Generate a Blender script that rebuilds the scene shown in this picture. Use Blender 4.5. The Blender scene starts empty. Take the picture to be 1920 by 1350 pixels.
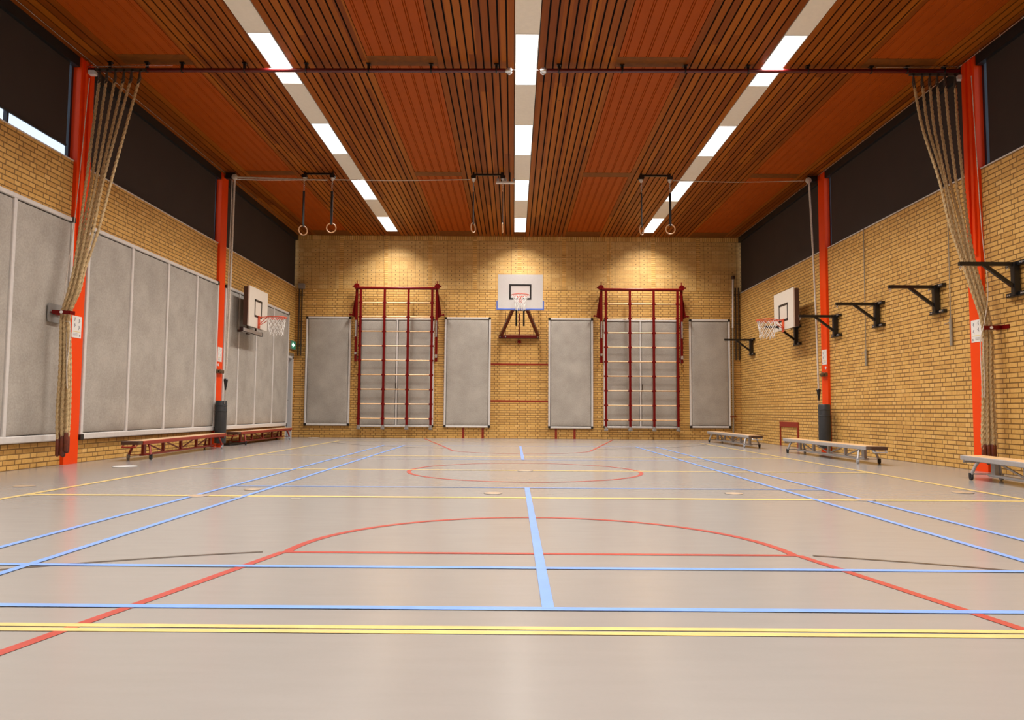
import bpy, bmesh, math, random
from mathutils import Vector, Matrix
random.seed(7)
PI = math.pi
scene = bpy.context.scene
C = scene.collection

# ------------------------------------------------------------------ materials
def newmat(name):
    m = bpy.data.materials.new(name); m.use_nodes = True
    nt = m.node_tree
    b = nt.nodes['Principled BSDF']
    return m, nt, b

def plain(name, col, rough=0.5, metal=0.0, noise=0.0, scale=20, bump=0.0, spec=0.5, coat=0.0):
    m, nt, b = newmat(name)
    b.inputs['Base Color'].default_value = (*col, 1)
    b.inputs['Roughness'].default_value = rough
    b.inputs['Metallic'].default_value = metal
    b.inputs['Specular IOR Level'].default_value = spec
    if coat:
        b.inputs['Coat Weight'].default_value = coat; b.inputs['Coat Roughness'].default_value = 0.15
    tc = nt.nodes.new('ShaderNodeTexCoord')
    n = nt.nodes.new('ShaderNodeTexNoise'); n.inputs['Scale'].default_value = scale; n.inputs['Detail'].default_value = 5
    nt.links.new(tc.outputs['Object'], n.inputs['Vector'])
    r = nt.nodes.new('ShaderNodeValToRGB')
    a = max(noise, 0.02)
    r.color_ramp.elements[0].position = 0.3; r.color_ramp.elements[1].position = 0.7
    r.color_ramp.elements[0].color = (*[c*(1-a) for c in col], 1)
    r.color_ramp.elements[1].color = (*[min(1, c*(1+a)) for c in col], 1)
    nt.links.new(n.outputs['Fac'], r.inputs['Fac'])
    nt.links.new(r.outputs['Color'], b.inputs['Base Color'])
    if bump:
        bp = nt.nodes.new('ShaderNodeBump'); bp.inputs['Strength'].default_value = bump; bp.inputs['Distance'].default_value = 0.01
        nt.links.new(n.outputs['Fac'], bp.inputs['Height']); nt.links.new(bp.outputs['Normal'], b.inputs['Normal'])
    return m

class NB:
    """tiny helper for chains of math nodes"""
    def __init__(s, nt): s.nt = nt
    def _in(s, sock, v):
        if isinstance(v, (int, float)): sock.default_value = v
        else: s.nt.links.new(v, sock)
    def m(s, op, a, b=None, c=None):
        n = s.nt.nodes.new('ShaderNodeMath'); n.operation = op
        s._in(n.inputs[0], a)
        if b is not None: s._in(n.inputs[1], b)
        if c is not None: s._in(n.inputs[2], c)
        return n.outputs[0]
    def smooth(s, v, lo, hi):
        n = s.nt.nodes.new('ShaderNodeMapRange'); n.interpolation_type = 'SMOOTHSTEP'
        s._in(n.inputs['Value'], v); n.inputs['From Min'].default_value = lo; n.inputs['From Max'].default_value = hi
        return n.outputs[0]
    def coords(s):
        tc = s.nt.nodes.new('ShaderNodeTexCoord'); sp = s.nt.nodes.new('ShaderNodeSeparateXYZ')
        s.nt.links.new(tc.outputs['Object'], sp.inputs[0])
        return tc.outputs['Object'], sp.outputs[0], sp.outputs[1], sp.outputs[2]
    def rnd(s, v, w=None):
        n = s.nt.nodes.new('ShaderNodeTexWhiteNoise')
        if w is None:
            n.noise_dimensions = '1D'; s._in(n.inputs['W'], v)
        else:
            n.noise_dimensions = '2D'
            cb = s.nt.nodes.new('ShaderNodeCombineXYZ'); s._in(cb.inputs[0], v); s._in(cb.inputs[1], w)
            s.nt.links.new(cb.outputs[0], n.inputs['Vector'])
        return n.outputs['Value']
    def noise(s, vec, scale, detail=4):
        n = s.nt.nodes.new('ShaderNodeTexNoise'); n.inputs['Scale'].default_value = scale; n.inputs['Detail'].default_value = detail
        s.nt.links.new(vec, n.inputs['Vector']); return n.outputs['Fac']
    def ramp(s, f, stops):
        r = s.nt.nodes.new('ShaderNodeValToRGB')
        e = r.color_ramp.elements
        while len(e) < len(stops): e.new(0.5)
        for k, (p, c) in enumerate(stops): e[k].position = p; e[k].color = (*c, 1)
        s._in(r.inputs['Fac'], f); return r.outputs['Color']
    def mix(s, f, a, b, mode='MIX'):
        n = s.nt.nodes.new('ShaderNodeMix'); n.data_type = 'RGBA'; n.blend_type = mode
        s._in(n.inputs['Factor'], f)
        for sock, v in ((n.inputs['A'], a), (n.inputs['B'], b)):
            if isinstance(v, tuple): sock.default_value = (*v, 1)
            else: s.nt.links.new(v, sock)
        return n.outputs['Result']

BR = [(0.0, (0.54, 0.275, 0.052)), (0.35, (0.64, 0.350, 0.076)), (0.7, (0.70, 0.40, 0.100)), (1.0, (0.76, 0.47, 0.155))]
MORT = (0.21, 0.105, 0.022)

def brick_mat(name, axis, S=0.2275, H=0.131, course=0.0665, j=0.016, off=0.0):
    m, nt, b = newmat(name); k = NB(nt)
    vec, x, y, z = k.coords()
    u = x if axis == 'x' else y
    row = k.m('FLOOR', k.m('DIVIDE', z, course)); fv = k.m('FRACT', k.m('DIVIDE', z, course))
    cyc = 2*S + H
    sh = k.m('MULTIPLY', k.m('MODULO', row, 2.0), cyc*0.515)
    uu = k.m('ADD', k.m('ADD', u, sh), 100*cyc + off)
    t = k.m('MODULO', uu, cyc); ci = k.m('FLOOR', k.m('DIVIDE', uu, cyc))
    d = t
    for e in (S, 2*S, cyc):
        d = k.m('MINIMUM', d, k.m('ABSOLUTE', k.m('SUBTRACT', t, e)))
    idx = k.m('ADD', k.m('GREATER_THAN', t, S), k.m('GREATER_THAN', t, 2*S))
    dv = k.m('MULTIPLY', k.m('MINIMUM', fv, k.m('SUBTRACT', 1.0, fv)), course)
    dd = k.m('MINIMUM', d, dv)
    mask = k.smooth(dd, j*0.30, j*0.62)
    hd = k.m('GREATER_THAN', t, 2*S)
    r = k.rnd(k.m('ADD', k.m('MULTIPLY', ci, 3.0), idx), row)
    r = k.m('ADD', k.m('MULTIPLY', r, 0.75), k.m('MULTIPLY', hd, 0.2))
    col = k.ramp(r, BR)
    n = k.noise(vec, 35, 5); col = k.mix(0.25, col, k.ramp(n, [(0.3, (0.45, 0.26, 0.07)), (0.7, (0.78, 0.52, 0.22))]))
    col = k.mix(mask, MORT, col)
    nt.links.new(col, b.inputs['Base Color']); b.inputs['Roughness'].default_value = 0.62
    bp = nt.nodes.new('ShaderNodeBump'); bp.inputs['Strength'].default_value = 0.5; bp.inputs['Distance'].default_value = 0.006
    nt.links.new(k.m('ADD', mask, k.m('MULTIPLY', n, 0.3)), bp.inputs['Height']); nt.links.new(bp.outputs['Normal'], b.inputs['Normal'])
    return m

def stack_mat(name, cw, ch, ox, oz, j=0.011, kind='plain'):
    """bricks stacked straight; kind acoustic adds the small sound holes"""
    m, nt, b = newmat(name); k = NB(nt)
    vec, x, y, z = k.coords()
    U = k.m('DIVIDE', k.m('ADD', x, 50*cw - ox), cw); V = k.m('DIVIDE', k.m('SUBTRACT', z, oz), ch)
    fu = k.m('FRACT', U); fv = k.m('FRACT', V); iu = k.m('FLOOR', U); iv = k.m('FLOOR', V)
    du = k.m('MULTIPLY', k.m('MINIMUM', fu, k.m('SUBTRACT', 1.0, fu)), cw)
    dv = k.m('MULTIPLY', k.m('MINIMUM', fv, k.m('SUBTRACT', 1.0, fv)), ch)
    r = k.rnd(iu, iv)
    col = k.ramp(r, BR)
    if kind == 'acoustic':
        mk = k.m('MINIMUM', k.smooth(du, 0.001, 0.007), k.smooth(dv, 0.0005, 0.006))
        mk = k.m('ADD', k.m('MULTIPLY', mk, 0.78), 0.22)
        # square border inside each block and a hole in its middle
        bu = k.m('ABSOLUTE', k.m('SUBTRACT', du, 0.045)); hl = k.m('MINIMUM', k.smooth(bu, 0.0, 0.005), 1.0)
        hl = k.m('ADD', k.m('MULTIPLY', hl, 0.3), 0.7)
        mid = k.m('ABSOLUTE', k.m('SUBTRACT', dv, ch*0.25)); hv = k.m('ADD', k.m('MULTIPLY', k.smooth(mid, 0.0, 0.005), 0.25), 0.75)
        cx = k.m('MULTIPLY', k.m('SUBTRACT', fu, 0.5), cw); cz = k.m('MULTIPLY', k.m('SUBTRACT', fv, 0.5), ch)
        rr = k.m('SQRT', k.m('ADD', k.m('MULTIPLY', cx, cx), k.m('MULTIPLY', cz, cz)))
        hole = k.smooth(rr, 0.010, 0.016)
        # second, smaller hole row at the corners
        c2 = k.m('SQRT', k.m('ADD', k.m('MULTIPLY', du, du), k.m('MULTIPLY', dv, dv)))
        h2 = k.m('ADD', k.m('MULTIPLY', k.smooth(c2, 0.006, 0.014), 0.6), 0.4)
        mask = k.m('MULTIPLY', k.m('MULTIPLY', k.m('MULTIPLY', mk, hl), k.m('MULTIPLY', hv, h2)), hole)
        col = k.mix(0.4, col, (0.50, 0.33, 0.13))
    else:
        mask = k.smooth(k.m('MINIMUM', du, dv), j*0.3, j*0.62)
    dark = (0.10, 0.05, 0.015) if kind == 'acoustic' else MORT
    n = k.noise(vec, 35, 5); col = k.mix(0.2, col, k.ramp(n, [(0.3, (0.45, 0.26, 0.07)), (0.7, (0.78, 0.52, 0.22))]))
    col = k.mix(mask, dark, col)
    nt.links.new(col, b.inputs['Base Color']); b.inputs['Roughness'].default_value = 0.6
    bp = nt.nodes.new('ShaderNodeBump'); bp.inputs['Strength'].default_value = 0.4; bp.inputs['Distance'].default_value = 0.005
    nt.links.new(mask, bp.inputs['Height']); nt.links.new(bp.outputs['Normal'], b.inputs['Normal'])
    return m

def slat_mat(name='slat_wood'):
    m, nt, b = newmat(name); k = NB(nt)
    vec, x, y, z = k.coords()
    ix = k.m('FLOOR', k.m('DIVIDE', k.m('ADD', x, 50.0), 0.115))
    iy = k.m('FLOOR', k.m('DIVIDE', k.m('ADD', y, k.m('MULTIPLY', k.rnd(ix), 2.0)), 3.9))
    r = k.rnd(ix, iy)
    mp = nt.nodes.new('ShaderNodeMapping'); mp.inputs['Scale'].default_value = (30, 1.2, 30)
    nt.links.new(vec, mp.inputs['Vector'])
    g = k.noise(mp.outputs[0], 1.0, 6)
    f = k.m('ADD', k.m('MULTIPLY', r, 0.6), k.m('MULTIPLY', g, 0.4))
    col = k.ramp(f, [(0.1, (0.165, 0.033, 0.002)), (0.5, (0.26, 0.062, 0.003)), (0.9, (0.36, 0.100, 0.006))])
    # sparse knots
    vo = nt.nodes.new('ShaderNodeTexVoronoi'); vo.inputs['Scale'].default_value = 2.2
    nt.links.new(vec, vo.inputs['Vector'])
    kn = k.smooth(vo.outputs['Distance'], 0.02, 0.05)
    col = k.mix(kn, (0.10, 0.035, 0.01), col)
    nt.links.new(col, b.inputs['Base Color']); b.inputs['Roughness'].default_value = 0.42
    b.inputs['Specular IOR Level'].default_value = 0.12
    return m

def floor_mat():
    m, nt, b = newmat('linoleum_floor'); k = NB(nt)
    vec, x, y, z = k.coords()
    n1 = k.noise(vec, 0.7, 4); n2 = k.noise(vec, 60, 6)
    mp = nt.nodes.new('ShaderNodeMapping'); mp.inputs['Scale'].default_value = (1.5, 9, 1); mp.inputs['Rotation'].default_value = (0, 0, 0.12)
    nt.links.new(vec, mp.inputs['Vector']); n3 = k.noise(mp.outputs[0], 2.0, 6)
    f = k.m('ADD', k.m('ADD', k.m('MULTIPLY', n1, 0.45), k.m('MULTIPLY', n2, 0.2)), k.m('MULTIPLY', n3, 0.35))
    col = k.ramp(f, [(0.25, (0.262, 0.244, 0.226)), (0.75, (0.288, 0.270, 0.252))])
    nt.links.new(col, b.inputs['Base Color'])
    nt.links.new(k.m('ADD', k.m('MULTIPLY', n3, 0.07), 0.185), b.inputs['Roughness'])
    b.inputs['Specular IOR Level'].default_value = 0.5
    bp = nt.nodes.new('ShaderNodeBump'); bp.inputs['Strength'].default_value = 0.012; bp.inputs['Distance'].default_value = 0.002
    nt.links.new(n2, bp.inputs['Height']); nt.links.new(bp.outputs['Normal'], b.inputs['Normal'])
    return m

def paint_mat(name, col):
    m = plain(name, col, rough=0.3, noise=0.08, scale=9, spec=0.42); return m

def felt_mat():
    m, nt, b = newmat('grey_mat_vinyl'); k = NB(nt)
    vec, x, y, z = k.coords()
    n1 = k.noise(vec, 2.5, 4); n2 = k.noise(vec, 45, 6)
    f = k.m('ADD', k.m('MULTIPLY', n1, 0.5), k.m('MULTIPLY', n2, 0.5))
    col = k.ramp(f, [(0.35, (0.310, 0.280, 0.242)), (0.65, (0.445, 0.408, 0.358))])
    nt.links.new(col, b.inputs['Base Color']); b.inputs['Roughness'].default_value = 0.75
    return m

def emis(name, col, s):
    m, nt, b = newmat(name)
    b.inputs['Base Color'].default_value = (*col, 1)
    b.inputs['Emission Color'].default_value = (*col, 1); b.inputs['Emission Strength'].default_value = s
    return m

def bench_wood():
    m, nt, b = newmat('bench_wood'); k = NB(nt)
    vec, x, y, z = k.coords()
    mp = nt.nodes.new('ShaderNodeMapping'); mp.inputs['Scale'].default_value = (28, 1.5, 28)
    nt.links.new(vec, mp.inputs['Vector']); g = k.noise(mp.outputs[0], 1.0, 6)
    nt.links.new(k.ramp(g, [(0.3, (0.60, 0.36, 0.17)), (0.7, (0.78, 0.53, 0.30))]), b.inputs['Base Color'])
    b.inputs['Roughness'].default_value = 0.35
    return m

M = {}
M['brick_x'] = brick_mat('yellow_brick_back', 'x', off=0.11)
M['brick_y'] = brick_mat('yellow_brick_side', 'y')
M['acoustic'] = stack_mat('perforated_brick', 0.2315, 0.1174, 0.0975+0.115/2+0.0, 4.275, kind='acoustic')
M['soldier'] = stack_mat('soldier_brick', 0.0587, 0.14, 0.03, 5.695, j=0.012)
M['pier'] = stack_mat('pier_brick', 0.5, 0.0587, 0.25, 4.275, j=0.011)
M['slat'] = slat_mat()
M['void'] = plain('ceiling_void', (0.012, 0.006, 0.004), 0.9)
M['orange_panel'] = plain('orange_panel_lacquer', (0.34, 0.058, 0.0015), 0.5, noise=0.05, scale=3, spec=0.12)
M['board'] = plain('cross_board_wood', (0.17, 0.050, 0.006), 0.5, spec=0.15, noise=0.2, scale=12)
M['blank'] = plain('cream_panel', (0.80, 0.74, 0.63), 0.5, noise=0.03)
M['floor'] = floor_mat()
M['yellow'] = paint_mat('yellow_line_paint', (0.62, 0.455, 0.175))
M['blue'] = paint_mat('blue_line_paint', (0.17, 0.31, 0.68))
M['red'] = paint_mat('red_line_paint', (0.38, 0.062, 0.048))
M['black_line'] = paint_mat('black_line_paint', (0.07, 0.055, 0.045))
M['tan'] = plain('socket_cover_wood', (0.37, 0.265, 0.17), 0.4, noise=0.15)
M['whitecap'] = plain('white_cover', (0.8, 0.8, 0.78), 0.35)
M['felt'] = felt_mat()
M['alu'] = plain('aluminium_frame', (0.68, 0.65, 0.62), 0.4, 0.1, noise=0.05, spec=0.5)
M['gap'] = plain('dark_gap', (0.05, 0.045, 0.04), 0.8)
M['blackplastic'] = plain('black_plastic', (0.012, 0.012, 0.013), 0.35, noise=0.1)
M['orange'] = plain('orange_column_paint', (0.84, 0.060, 0.002), 0.45, spec=0.25, noise=0.03, scale=3)
M['darkred'] = plain('dark_red_steel', (0.135, 0.004, 0.004), 0.3, noise=0.08, spec=0.2)
M['rail_red'] = plain('dark_red_pipe', (0.085, 0.004, 0.005), 0.25)
M['benchred'] = plain('red_bench_steel', (0.27, 0.022, 0.009), 0.35, noise=0.08)
M['benchgrey'] = plain('grey_bench_steel', (0.40, 0.39, 0.395), 0.35, 0.3, noise=0.06)
M['benchwood'] = bench_wood()
M['brownrubber'] = plain('brown_end_cap', (0.07, 0.035, 0.02), 0.5)
M['wheel'] = plain('black_wheel_rubber', (0.015, 0.015, 0.017), 0.5)
M['wheelgrey'] = plain('grey_wheel', (0.35, 0.36, 0.38), 0.4)
M['rungwood'] = plain('rung_wood', (0.74, 0.47, 0.24), 0.35, noise=0.12, scale=15)
M['steel'] = plain('bright_steel', (0.62, 0.62, 0.62), 0.25, 0.8)
M['black'] = plain('black_steel', (0.008, 0.008, 0.009), 0.32, noise=0.1)
M['rope'] = plain('hemp_rope', (0.50, 0.36, 0.185), 0.85, noise=0.3, scale=60, bump=0.5)
M['leather'] = plain('brown_rope_end', (0.13, 0.025, 0.010), 0.45, noise=0.3, scale=30)
M['sleeve'] = plain('dark_rope_sleeve', (0.06, 0.045, 0.035), 0.7, noise=0.2)
M['cord'] = plain('white_braided_cord', (0.62, 0.55, 0.47), 0.8, noise=0.25, scale=80, bump=0.3)
M['boardwhite'] = plain('white_backboard', (0.90, 0.90, 0.88), 0.3, noise=0.02)
M['sideboard'] = plain('cream_backboard', (0.72, 0.66, 0.57), 0.35, noise=0.02)
M['boardblack'] = plain('black_board_line', (0.02, 0.018, 0.017), 0.4)
M['boardblue'] = plain('blue_edge_pad', (0.14, 0.24, 0.75), 0.4)
M['rim'] = plain('orange_rim', (0.72, 0.09, 0.03), 0.3)
M['net'] = plain('white_net', (0.80, 0.78, 0.74), 0.8)
M['blind'] = plain('brown_blind_fabric', (0.030, 0.019, 0.014), 0.8, noise=0.08, scale=2)
M['blindbox'] = plain('dark_cassette', (0.008, 0.008, 0.008), 0.5)
M['winframe'] = plain('dark_blue_frame', (0.012, 0.014, 0.024), 0.4)
M['pad'] = plain('charcoal_pad', (0.030, 0.033, 0.036), 0.42, noise=0.1)
M['paper'] = plain('instruction_paper', (0.78, 0.76, 0.72), 0.5, noise=0.02)
M['ink'] = plain('grey_ink', (0.22, 0.22, 0.25), 0.6)
M['inkyellow'] = plain('yellow_ink', (0.75, 0.6, 0.2), 0.6)
M['whitepaint'] = plain('white_door_frame', (0.62, 0.62, 0.62), 0.4)
M['navy'] = plain('navy_door', (0.008, 0.012, 0.05), 0.35)
M['lintel'] = plain('grey_lintel', (0.20, 0.16, 0.11), 0.6)
M['pipe'] = plain('dark_bronze_pipe', (0.045, 0.028, 0.015), 0.4)
M['greybox'] = plain('grey_metal_box', (0.30, 0.28, 0.26), 0.4, 0.3)
M['greytube'] = plain('grey_tube', (0.30, 0.27, 0.21), 0.5)
M['greyplate'] = plain('grey_plate', (0.23, 0.225, 0.215), 0.4)
M['bronze'] = plain('bronze_clamp', (0.16, 0.11, 0.06), 0.4, 0.5)
M['exitgreen'] = emis('exit_sign_green', (0.03, 0.16, 0.09), 0.5)
M['exitwhite'] = emis('exit_sign_white', (0.6, 1.0, 0.8), 1.3)
M['ringwood'] = plain('ring_wood', (0.50, 0.27, 0.13), 0.35, noise=0.15)
M['strap'] = plain('black_strap', (0.010, 0.008, 0.007), 0.7)
M['diffuser'] = emis('lit_diffuser', (1.0, 0.96, 0.90), 3.2)
M['plaster'] = plain('front_wall_brick_tone', (0.45, 0.28, 0.11), 0.7)
g, nt, b = newmat('window_glass')
b.inputs['Base Color'].default_value = (0.9, 0.95, 1, 1); b.inputs['Roughness'].default_value = 0.02
b.inputs['Transmission Weight'].default_value = 1.0; b.inputs['IOR'].default_value = 1.05
M['glass'] = g

# ------------------------------------------------------------------ mesh helpers
class MB:
    def __init__(s): s.v = []; s.f = []; s.mi = []; s.cur = 0; s.sm = []
    def add(s, vs, fs, smooth=False):
        o = len(s.v); s.v += [tuple(v) for v in vs]
        for f in fs: s.f.append(tuple(o+i for i in f)); s.mi.append(s.cur); s.sm.append(smooth)
        return s
    def box(s, x0, x1, y0, y1, z0, z1, mtx=None):
        vs = [(x, y, z) for z in (z0, z1) for y in (y0, y1) for x in (x0, x1)]
        if mtx is not None: vs = [mtx @ Vector(v) for v in vs]
        return s.add(vs, [(0,2,3,1), (4,5,7,6), (0,1,5,4), (2,6,7,3), (0,4,6,2), (1,3,7,5)])
    def bbox(s, x0, x1, y0, y1, z0, z1, r=0.01, axis='z', n=3):
        """box with the four edges along one axis rounded"""
        def prof(a0, a1, b0, b1):
            out = []
            for cx, cy, t0 in ((a1-r, b1-r, 0), (a0+r, b1-r, PI/2), (a0+r, b0+r, PI), (a1-r, b0+r, 1.5*PI)):
                for k in range(n+1): t = t0 + PI/2*k/n; out.append((cx+r*math.cos(t), cy+r*math.sin(t)))
            return out
        if axis == 'z': P = prof(x0, x1, y0, y1); f = lambda p, t: (p[0], p[1], z0+(z1-z0)*t)
        elif axis == 'y': P = prof(x0, x1, z0, z1)[::-1]; f = lambda p, t: (p[0], y0+(y1-y0)*t, p[1])
        else: P = prof(y0, y1, z0, z1); f = lambda p, t: (x0+(x1-x0)*t, p[0], p[1])
        N = len(P)
        vs = [f(p, 0) for p in P] + [f(p, 1) for p in P]
        fs = [tuple(range(N))[::-1], tuple(range(N, 2*N))] + [(i, (i+1) % N, N+(i+1) % N, N+i) for i in range(N)]
        return s.add(vs, fs)
    def bar(s, a, b, w, h=None, up=(0, 0, 1)):
        """rectangular bar from a to b"""
        h = h or w; a = Vector(a); b = Vector(b); d = (b-a).normalized(); u = Vector(up)
        if abs(d.dot(u)) > 0.98: u = Vector((1, 0, 0))
        sx = d.cross(u).normalized(); u = sx.cross(d)
        vs = [p + sx*i*w/2 + u*j*h/2 for p in (a, b) for j in (-1, 1) for i in (-1, 1)]
        return s.add(vs, [(0,1,3,2), (4,6,7,5), (0,4,5,1), (2,3,7,6), (0,2,6,4), (1,5,7,3)])
    def tube(s, pts, r, n=10, closed=False, cap=True):
        pts = [Vector(p) for p in pts]; N = len(pts)
        rr = r if isinstance(r, (list, tuple)) else [r]*N
        vs = []; u = None
        for i, p in enumerate(pts):
            if closed: d = (pts[(i+1) % N]-pts[i-1]).normalized()
            else: d = (pts[min(i+1, N-1)]-pts[max(i-1, 0)]).normalized()
            if u is None:
                u = Vector((0, 0, 1)) if abs(d.z) < 0.9 else Vector((1, 0, 0))
            u = (u - d*u.dot(d)).normalized(); w = d.cross(u)
            for k in range(n):
                t = 2*PI*k/n; vs.append(p + (u*math.cos(t)+w*math.sin(t))*rr[i])
        fs = []
        for i in range(N if closed else N-1):
            for k in range(n):
                a = i*n+k; b_ = i*n+(k+1) % n; c = ((i+1) % N)*n+(k+1) % n; d_ = ((i+1) % N)*n+k
                fs.append((a, b_, c, d_))
        s.add(vs, fs, True)
        if cap and not closed:
            o = len(s.v)-N*n
            s.f.append(tuple(o+k for k in range(n))[::-1]); s.mi.append(s.cur); s.sm.append(False)
            s.f.append(tuple(o+(N-1)*n+k for k in range(n))); s.mi.append(s.cur); s.sm.append(False)
        return s
    def cyl(s, a, b, r, n=16): return s.tube([a, b], r, n)
    def lathe(s, prof, center, axis='z', n=24):
        """prof = [(radius, height)...] revolved around axis through center"""
        c = Vector(center); vs = []
        for r, h in prof:
            for k in range(n):
                t = 2*PI*k/n; a, b_ = r*math.cos(t), r*math.sin(t)
                v = {'z': (a, b_, h), 'y': (a, h, b_), 'x': (h, a, b_)}[axis]
                vs.append(c+Vector(v))
        fs = [(i*n+k, i*n+(k+1) % n, (i+1)*n+(k+1) % n, (i+1)*n+k) for i in range(len(prof)-1) for k in range(n)]
        fs += [tuple(range(n))[::-1], tuple((len(prof)-1)*n+k for k in range(n))]
        return s.add(vs, fs, True)
    def prism(s, poly, off):
        """polygon (list of 3D points) extruded by vector off"""
        off = Vector(off); N = len(poly); P = [Vector(p) for p in poly]
        return s.add(P+[p+off for p in P], [tuple(range(N))[::-1], tuple(range(N, 2*N))] + [(i, (i+1) % N, N+(i+1) % N, N+i) for i in range(N)])
    def torus(s, c, R, r, axis='z', n=40, m=8, arc=None):
        c = Vector(c); pts = []
        for k in range(n):
            t = 2*PI*k/n; a, b_ = R*math.cos(t), R*math.sin(t)
            pts.append(c+Vector({'z': (a, b_, 0), 'y': (a, 0, b_), 'x': (0, a, b_)}[axis]))
        return s.tube(pts, r, m, closed=True)
    def build(s, name, mats, parent=None, world=True):
        me = bpy.data.meshes.new(name); me.from_pydata(s.v, [], s.f)
        for m in (mats if isinstance(mats, (list, tuple)) else [mats]): me.materials.append(m)
        me.polygons.foreach_set('material_index', s.mi); me.polygons.foreach_set('use_smooth', s.sm)
        me.update()
        bm = bmesh.new(); bm.from_mesh(me); bmesh.ops.recalc_face_normals(bm, faces=bm.faces); bm.to_mesh(me); bm.free()
        if any(s.sm):
            try: me.set_sharp_from_angle(angle=math.radians(40))
            except Exception: pass
        o = bpy.data.objects.new(name, me); C.objects.link(o)
        if parent is not None:
            o.parent = parent
            if world: o.matrix_parent_inverse = parent_matrix(parent).inverted()
        return o

def parent_matrix(o):
    m = Matrix.Translation(o.location) @ o.rotation_euler.to_matrix().to_4x4()
    if o.parent is not None: m = parent_matrix(o.parent) @ o.matrix_parent_inverse @ m
    return m
def tag(o, label, cat, group=None):
    o['label'] = label; o['category'] = cat
    if group: o['group'] = group
    return o
def thing(name, label, cat, loc=(0, 0, 0), rz=0, group=None):
    o = bpy.data.objects.new(name, None); C.objects.link(o); o.empty_display_size = 0.1
    o.location = loc; o.rotation_euler = (0, 0, rz)
    return tag(o, label, cat, group)
def struct(mb, name, mats):
    o = mb.build(name, mats); o['kind'] = 'structure'; return o
def dup(root, loc=None, rz=None, label=None, delta=None):
    r = root.copy(); C.objects.link(r)
    if loc is not None: r.location = loc
    if delta is not None: r.location = root.location + Vector(delta)
    if rz is not None: r.rotation_euler = (0, 0, rz)
    if label: r['label'] = label
    def rec(src, dst):
        for ch in list(src.children):
            c = ch.copy(); C.objects.link(c); mi = ch.matrix_parent_inverse.copy(); c.parent = dst; c.matrix_parent_inverse = mi; rec(ch, c)
    rec(root, r)
    return r

# ------------------------------------------------------------------ room dimensions
XL, XR, YB, YF, ZC = -6.30, 6.50, 21.42, -1.45, 5.83
SL, SR = 4.30, 4.20                      # window sill heights left and right
COLL = [(10.47, 10.81), (15.70, 16.04)]  # left columns (near, far)
COLR = [(10.26, 10.56), (15.38, 15.68)]  # right columns
XC = 0.155

# floor
struct(MB().box(XL-0.3, XR+0.3, YF-0.2, YB+0.2, -0.12, 0.0), 'floor', M['floor'])

# back wall
mb = MB(); Y0, Y1 = YB, YB+0.25
mb.cur = 0; mb.box(XL-0.25, XR+0.25, Y0, Y1, -0.1, 4.275)
piers = [-5.06+1.2875*i for i in range(9)]; pw = 0.115
# 9 stacked piers with perforated fields between them
edges = [XL-0.25] + sum([[p-pw/2+0.06, p+pw/2+0.06] for p in piers], []) + [XR+0.25]
for i in range(len(edges)-1):
    x0, x1 = edges[i], edges[i+1]
    if i % 2 == 0:
        mb.cur = 1; mb.box(x0, x1, Y0, Y1, 4.275, 5.695); mb.cur = 2; mb.box(x0, x1, Y0, Y1, 5.695, 6.0)
    else:
        mb.cur = 3; mb.box(x0, x1, Y0-0.004, Y1, 4.275, 6.0)
struct(mb, 'wall_back', [M['brick_x'], M['acoustic'], M['soldier'], M['pier']])

# left wall with door opening, right wall, front wall behind the camera
DY0, DY1, DZ = 20.72, 21.30, 2.28
mb = MB()
mb.box(XL-0.2, XL, 5.2, DY0, -0.1, SL); mb.box(XL-0.2, XL, DY0, DY1, DZ, SL); mb.box(XL-0.2, XL, DY1, YB+0.1, -0.1, SL)
mb.box(XL-0.2, XL, YF, 5.2, -0.1, 6.0)
struct(mb, 'wall_left', M['brick_y'])
mb = MB(); mb.box(XR, XR+0.2, 5.2, YB+0.1, -0.1, SR); mb.box(XR, XR+0.2, YF, 5.2, -0.1, 6.0)
struct(mb, 'wall_right', M['brick_y'])
struct(MB().box(XL-0.3, XR+0.3, YF-0.2, YF, -0.1, 6.0), 'wall_front', M['brick_x'])

# sills
struct(MB().box(XL-0.2, XL+0.012, 5.2, YB, SL, SL+0.015), 'trim_1', M['alu'])
struct(MB().box(XR-0.012, XR+0.2, 5.2, YB, SR, SR+0.015), 'trim_2', M['alu'])

# ------------------------------------------------------------------ ceiling
mb = MB(); mb.cur = 0
mb.box(XL-0.3, XR+0.3, YF-0.2, YB+0.2, 5.90, 6.05)
def slats(x0, n, pitch, y0=YF, y1=YB):
    mb.cur = 1
    for i in range(n):
        a = x0 + i*pitch
        mb.box(a+0.012, a+pitch-0.012, y0, y1, ZC, ZC+0.014)
SX = [-3.615, -0.010, 3.595]; SW = 0.325     # the three lighting strips
PX = [(-5.70, -4.73), (-2.12, -1.15), (1.47, 2.44), (5.05, 6.02)]   # the four orange panel rows
zones = [(-6.32, -5.70), (-4.73, -3.615), (-3.29, -2.12), (-1.15, -0.010), (0.315, 1.47), (2.44, 3.595), (3.92, 5.05), (6.02, 6.54)]
for a, b_ in zones:
    n = max(1, round((b_-a)/0.115)); slats(a, n, (b_-a)/n)
mb.cur = 2
YP = [(YF, 5.22), (5.5, 10.36), (10.66, 15.55), (15.83, 20.78)]
for a, b_ in PX:
    for ya, yb in [(5.22, 5.5), (10.36, 10.66), (15.55, 15.83), (20.78, YB)]:
        mb.box(a-0.02, b_+0.02, ya-0.005, yb+0.005, ZC-0.004, ZC+0.05)
struct(mb, 'ceiling', [M['void'], M['slat'], M['board']])
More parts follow.
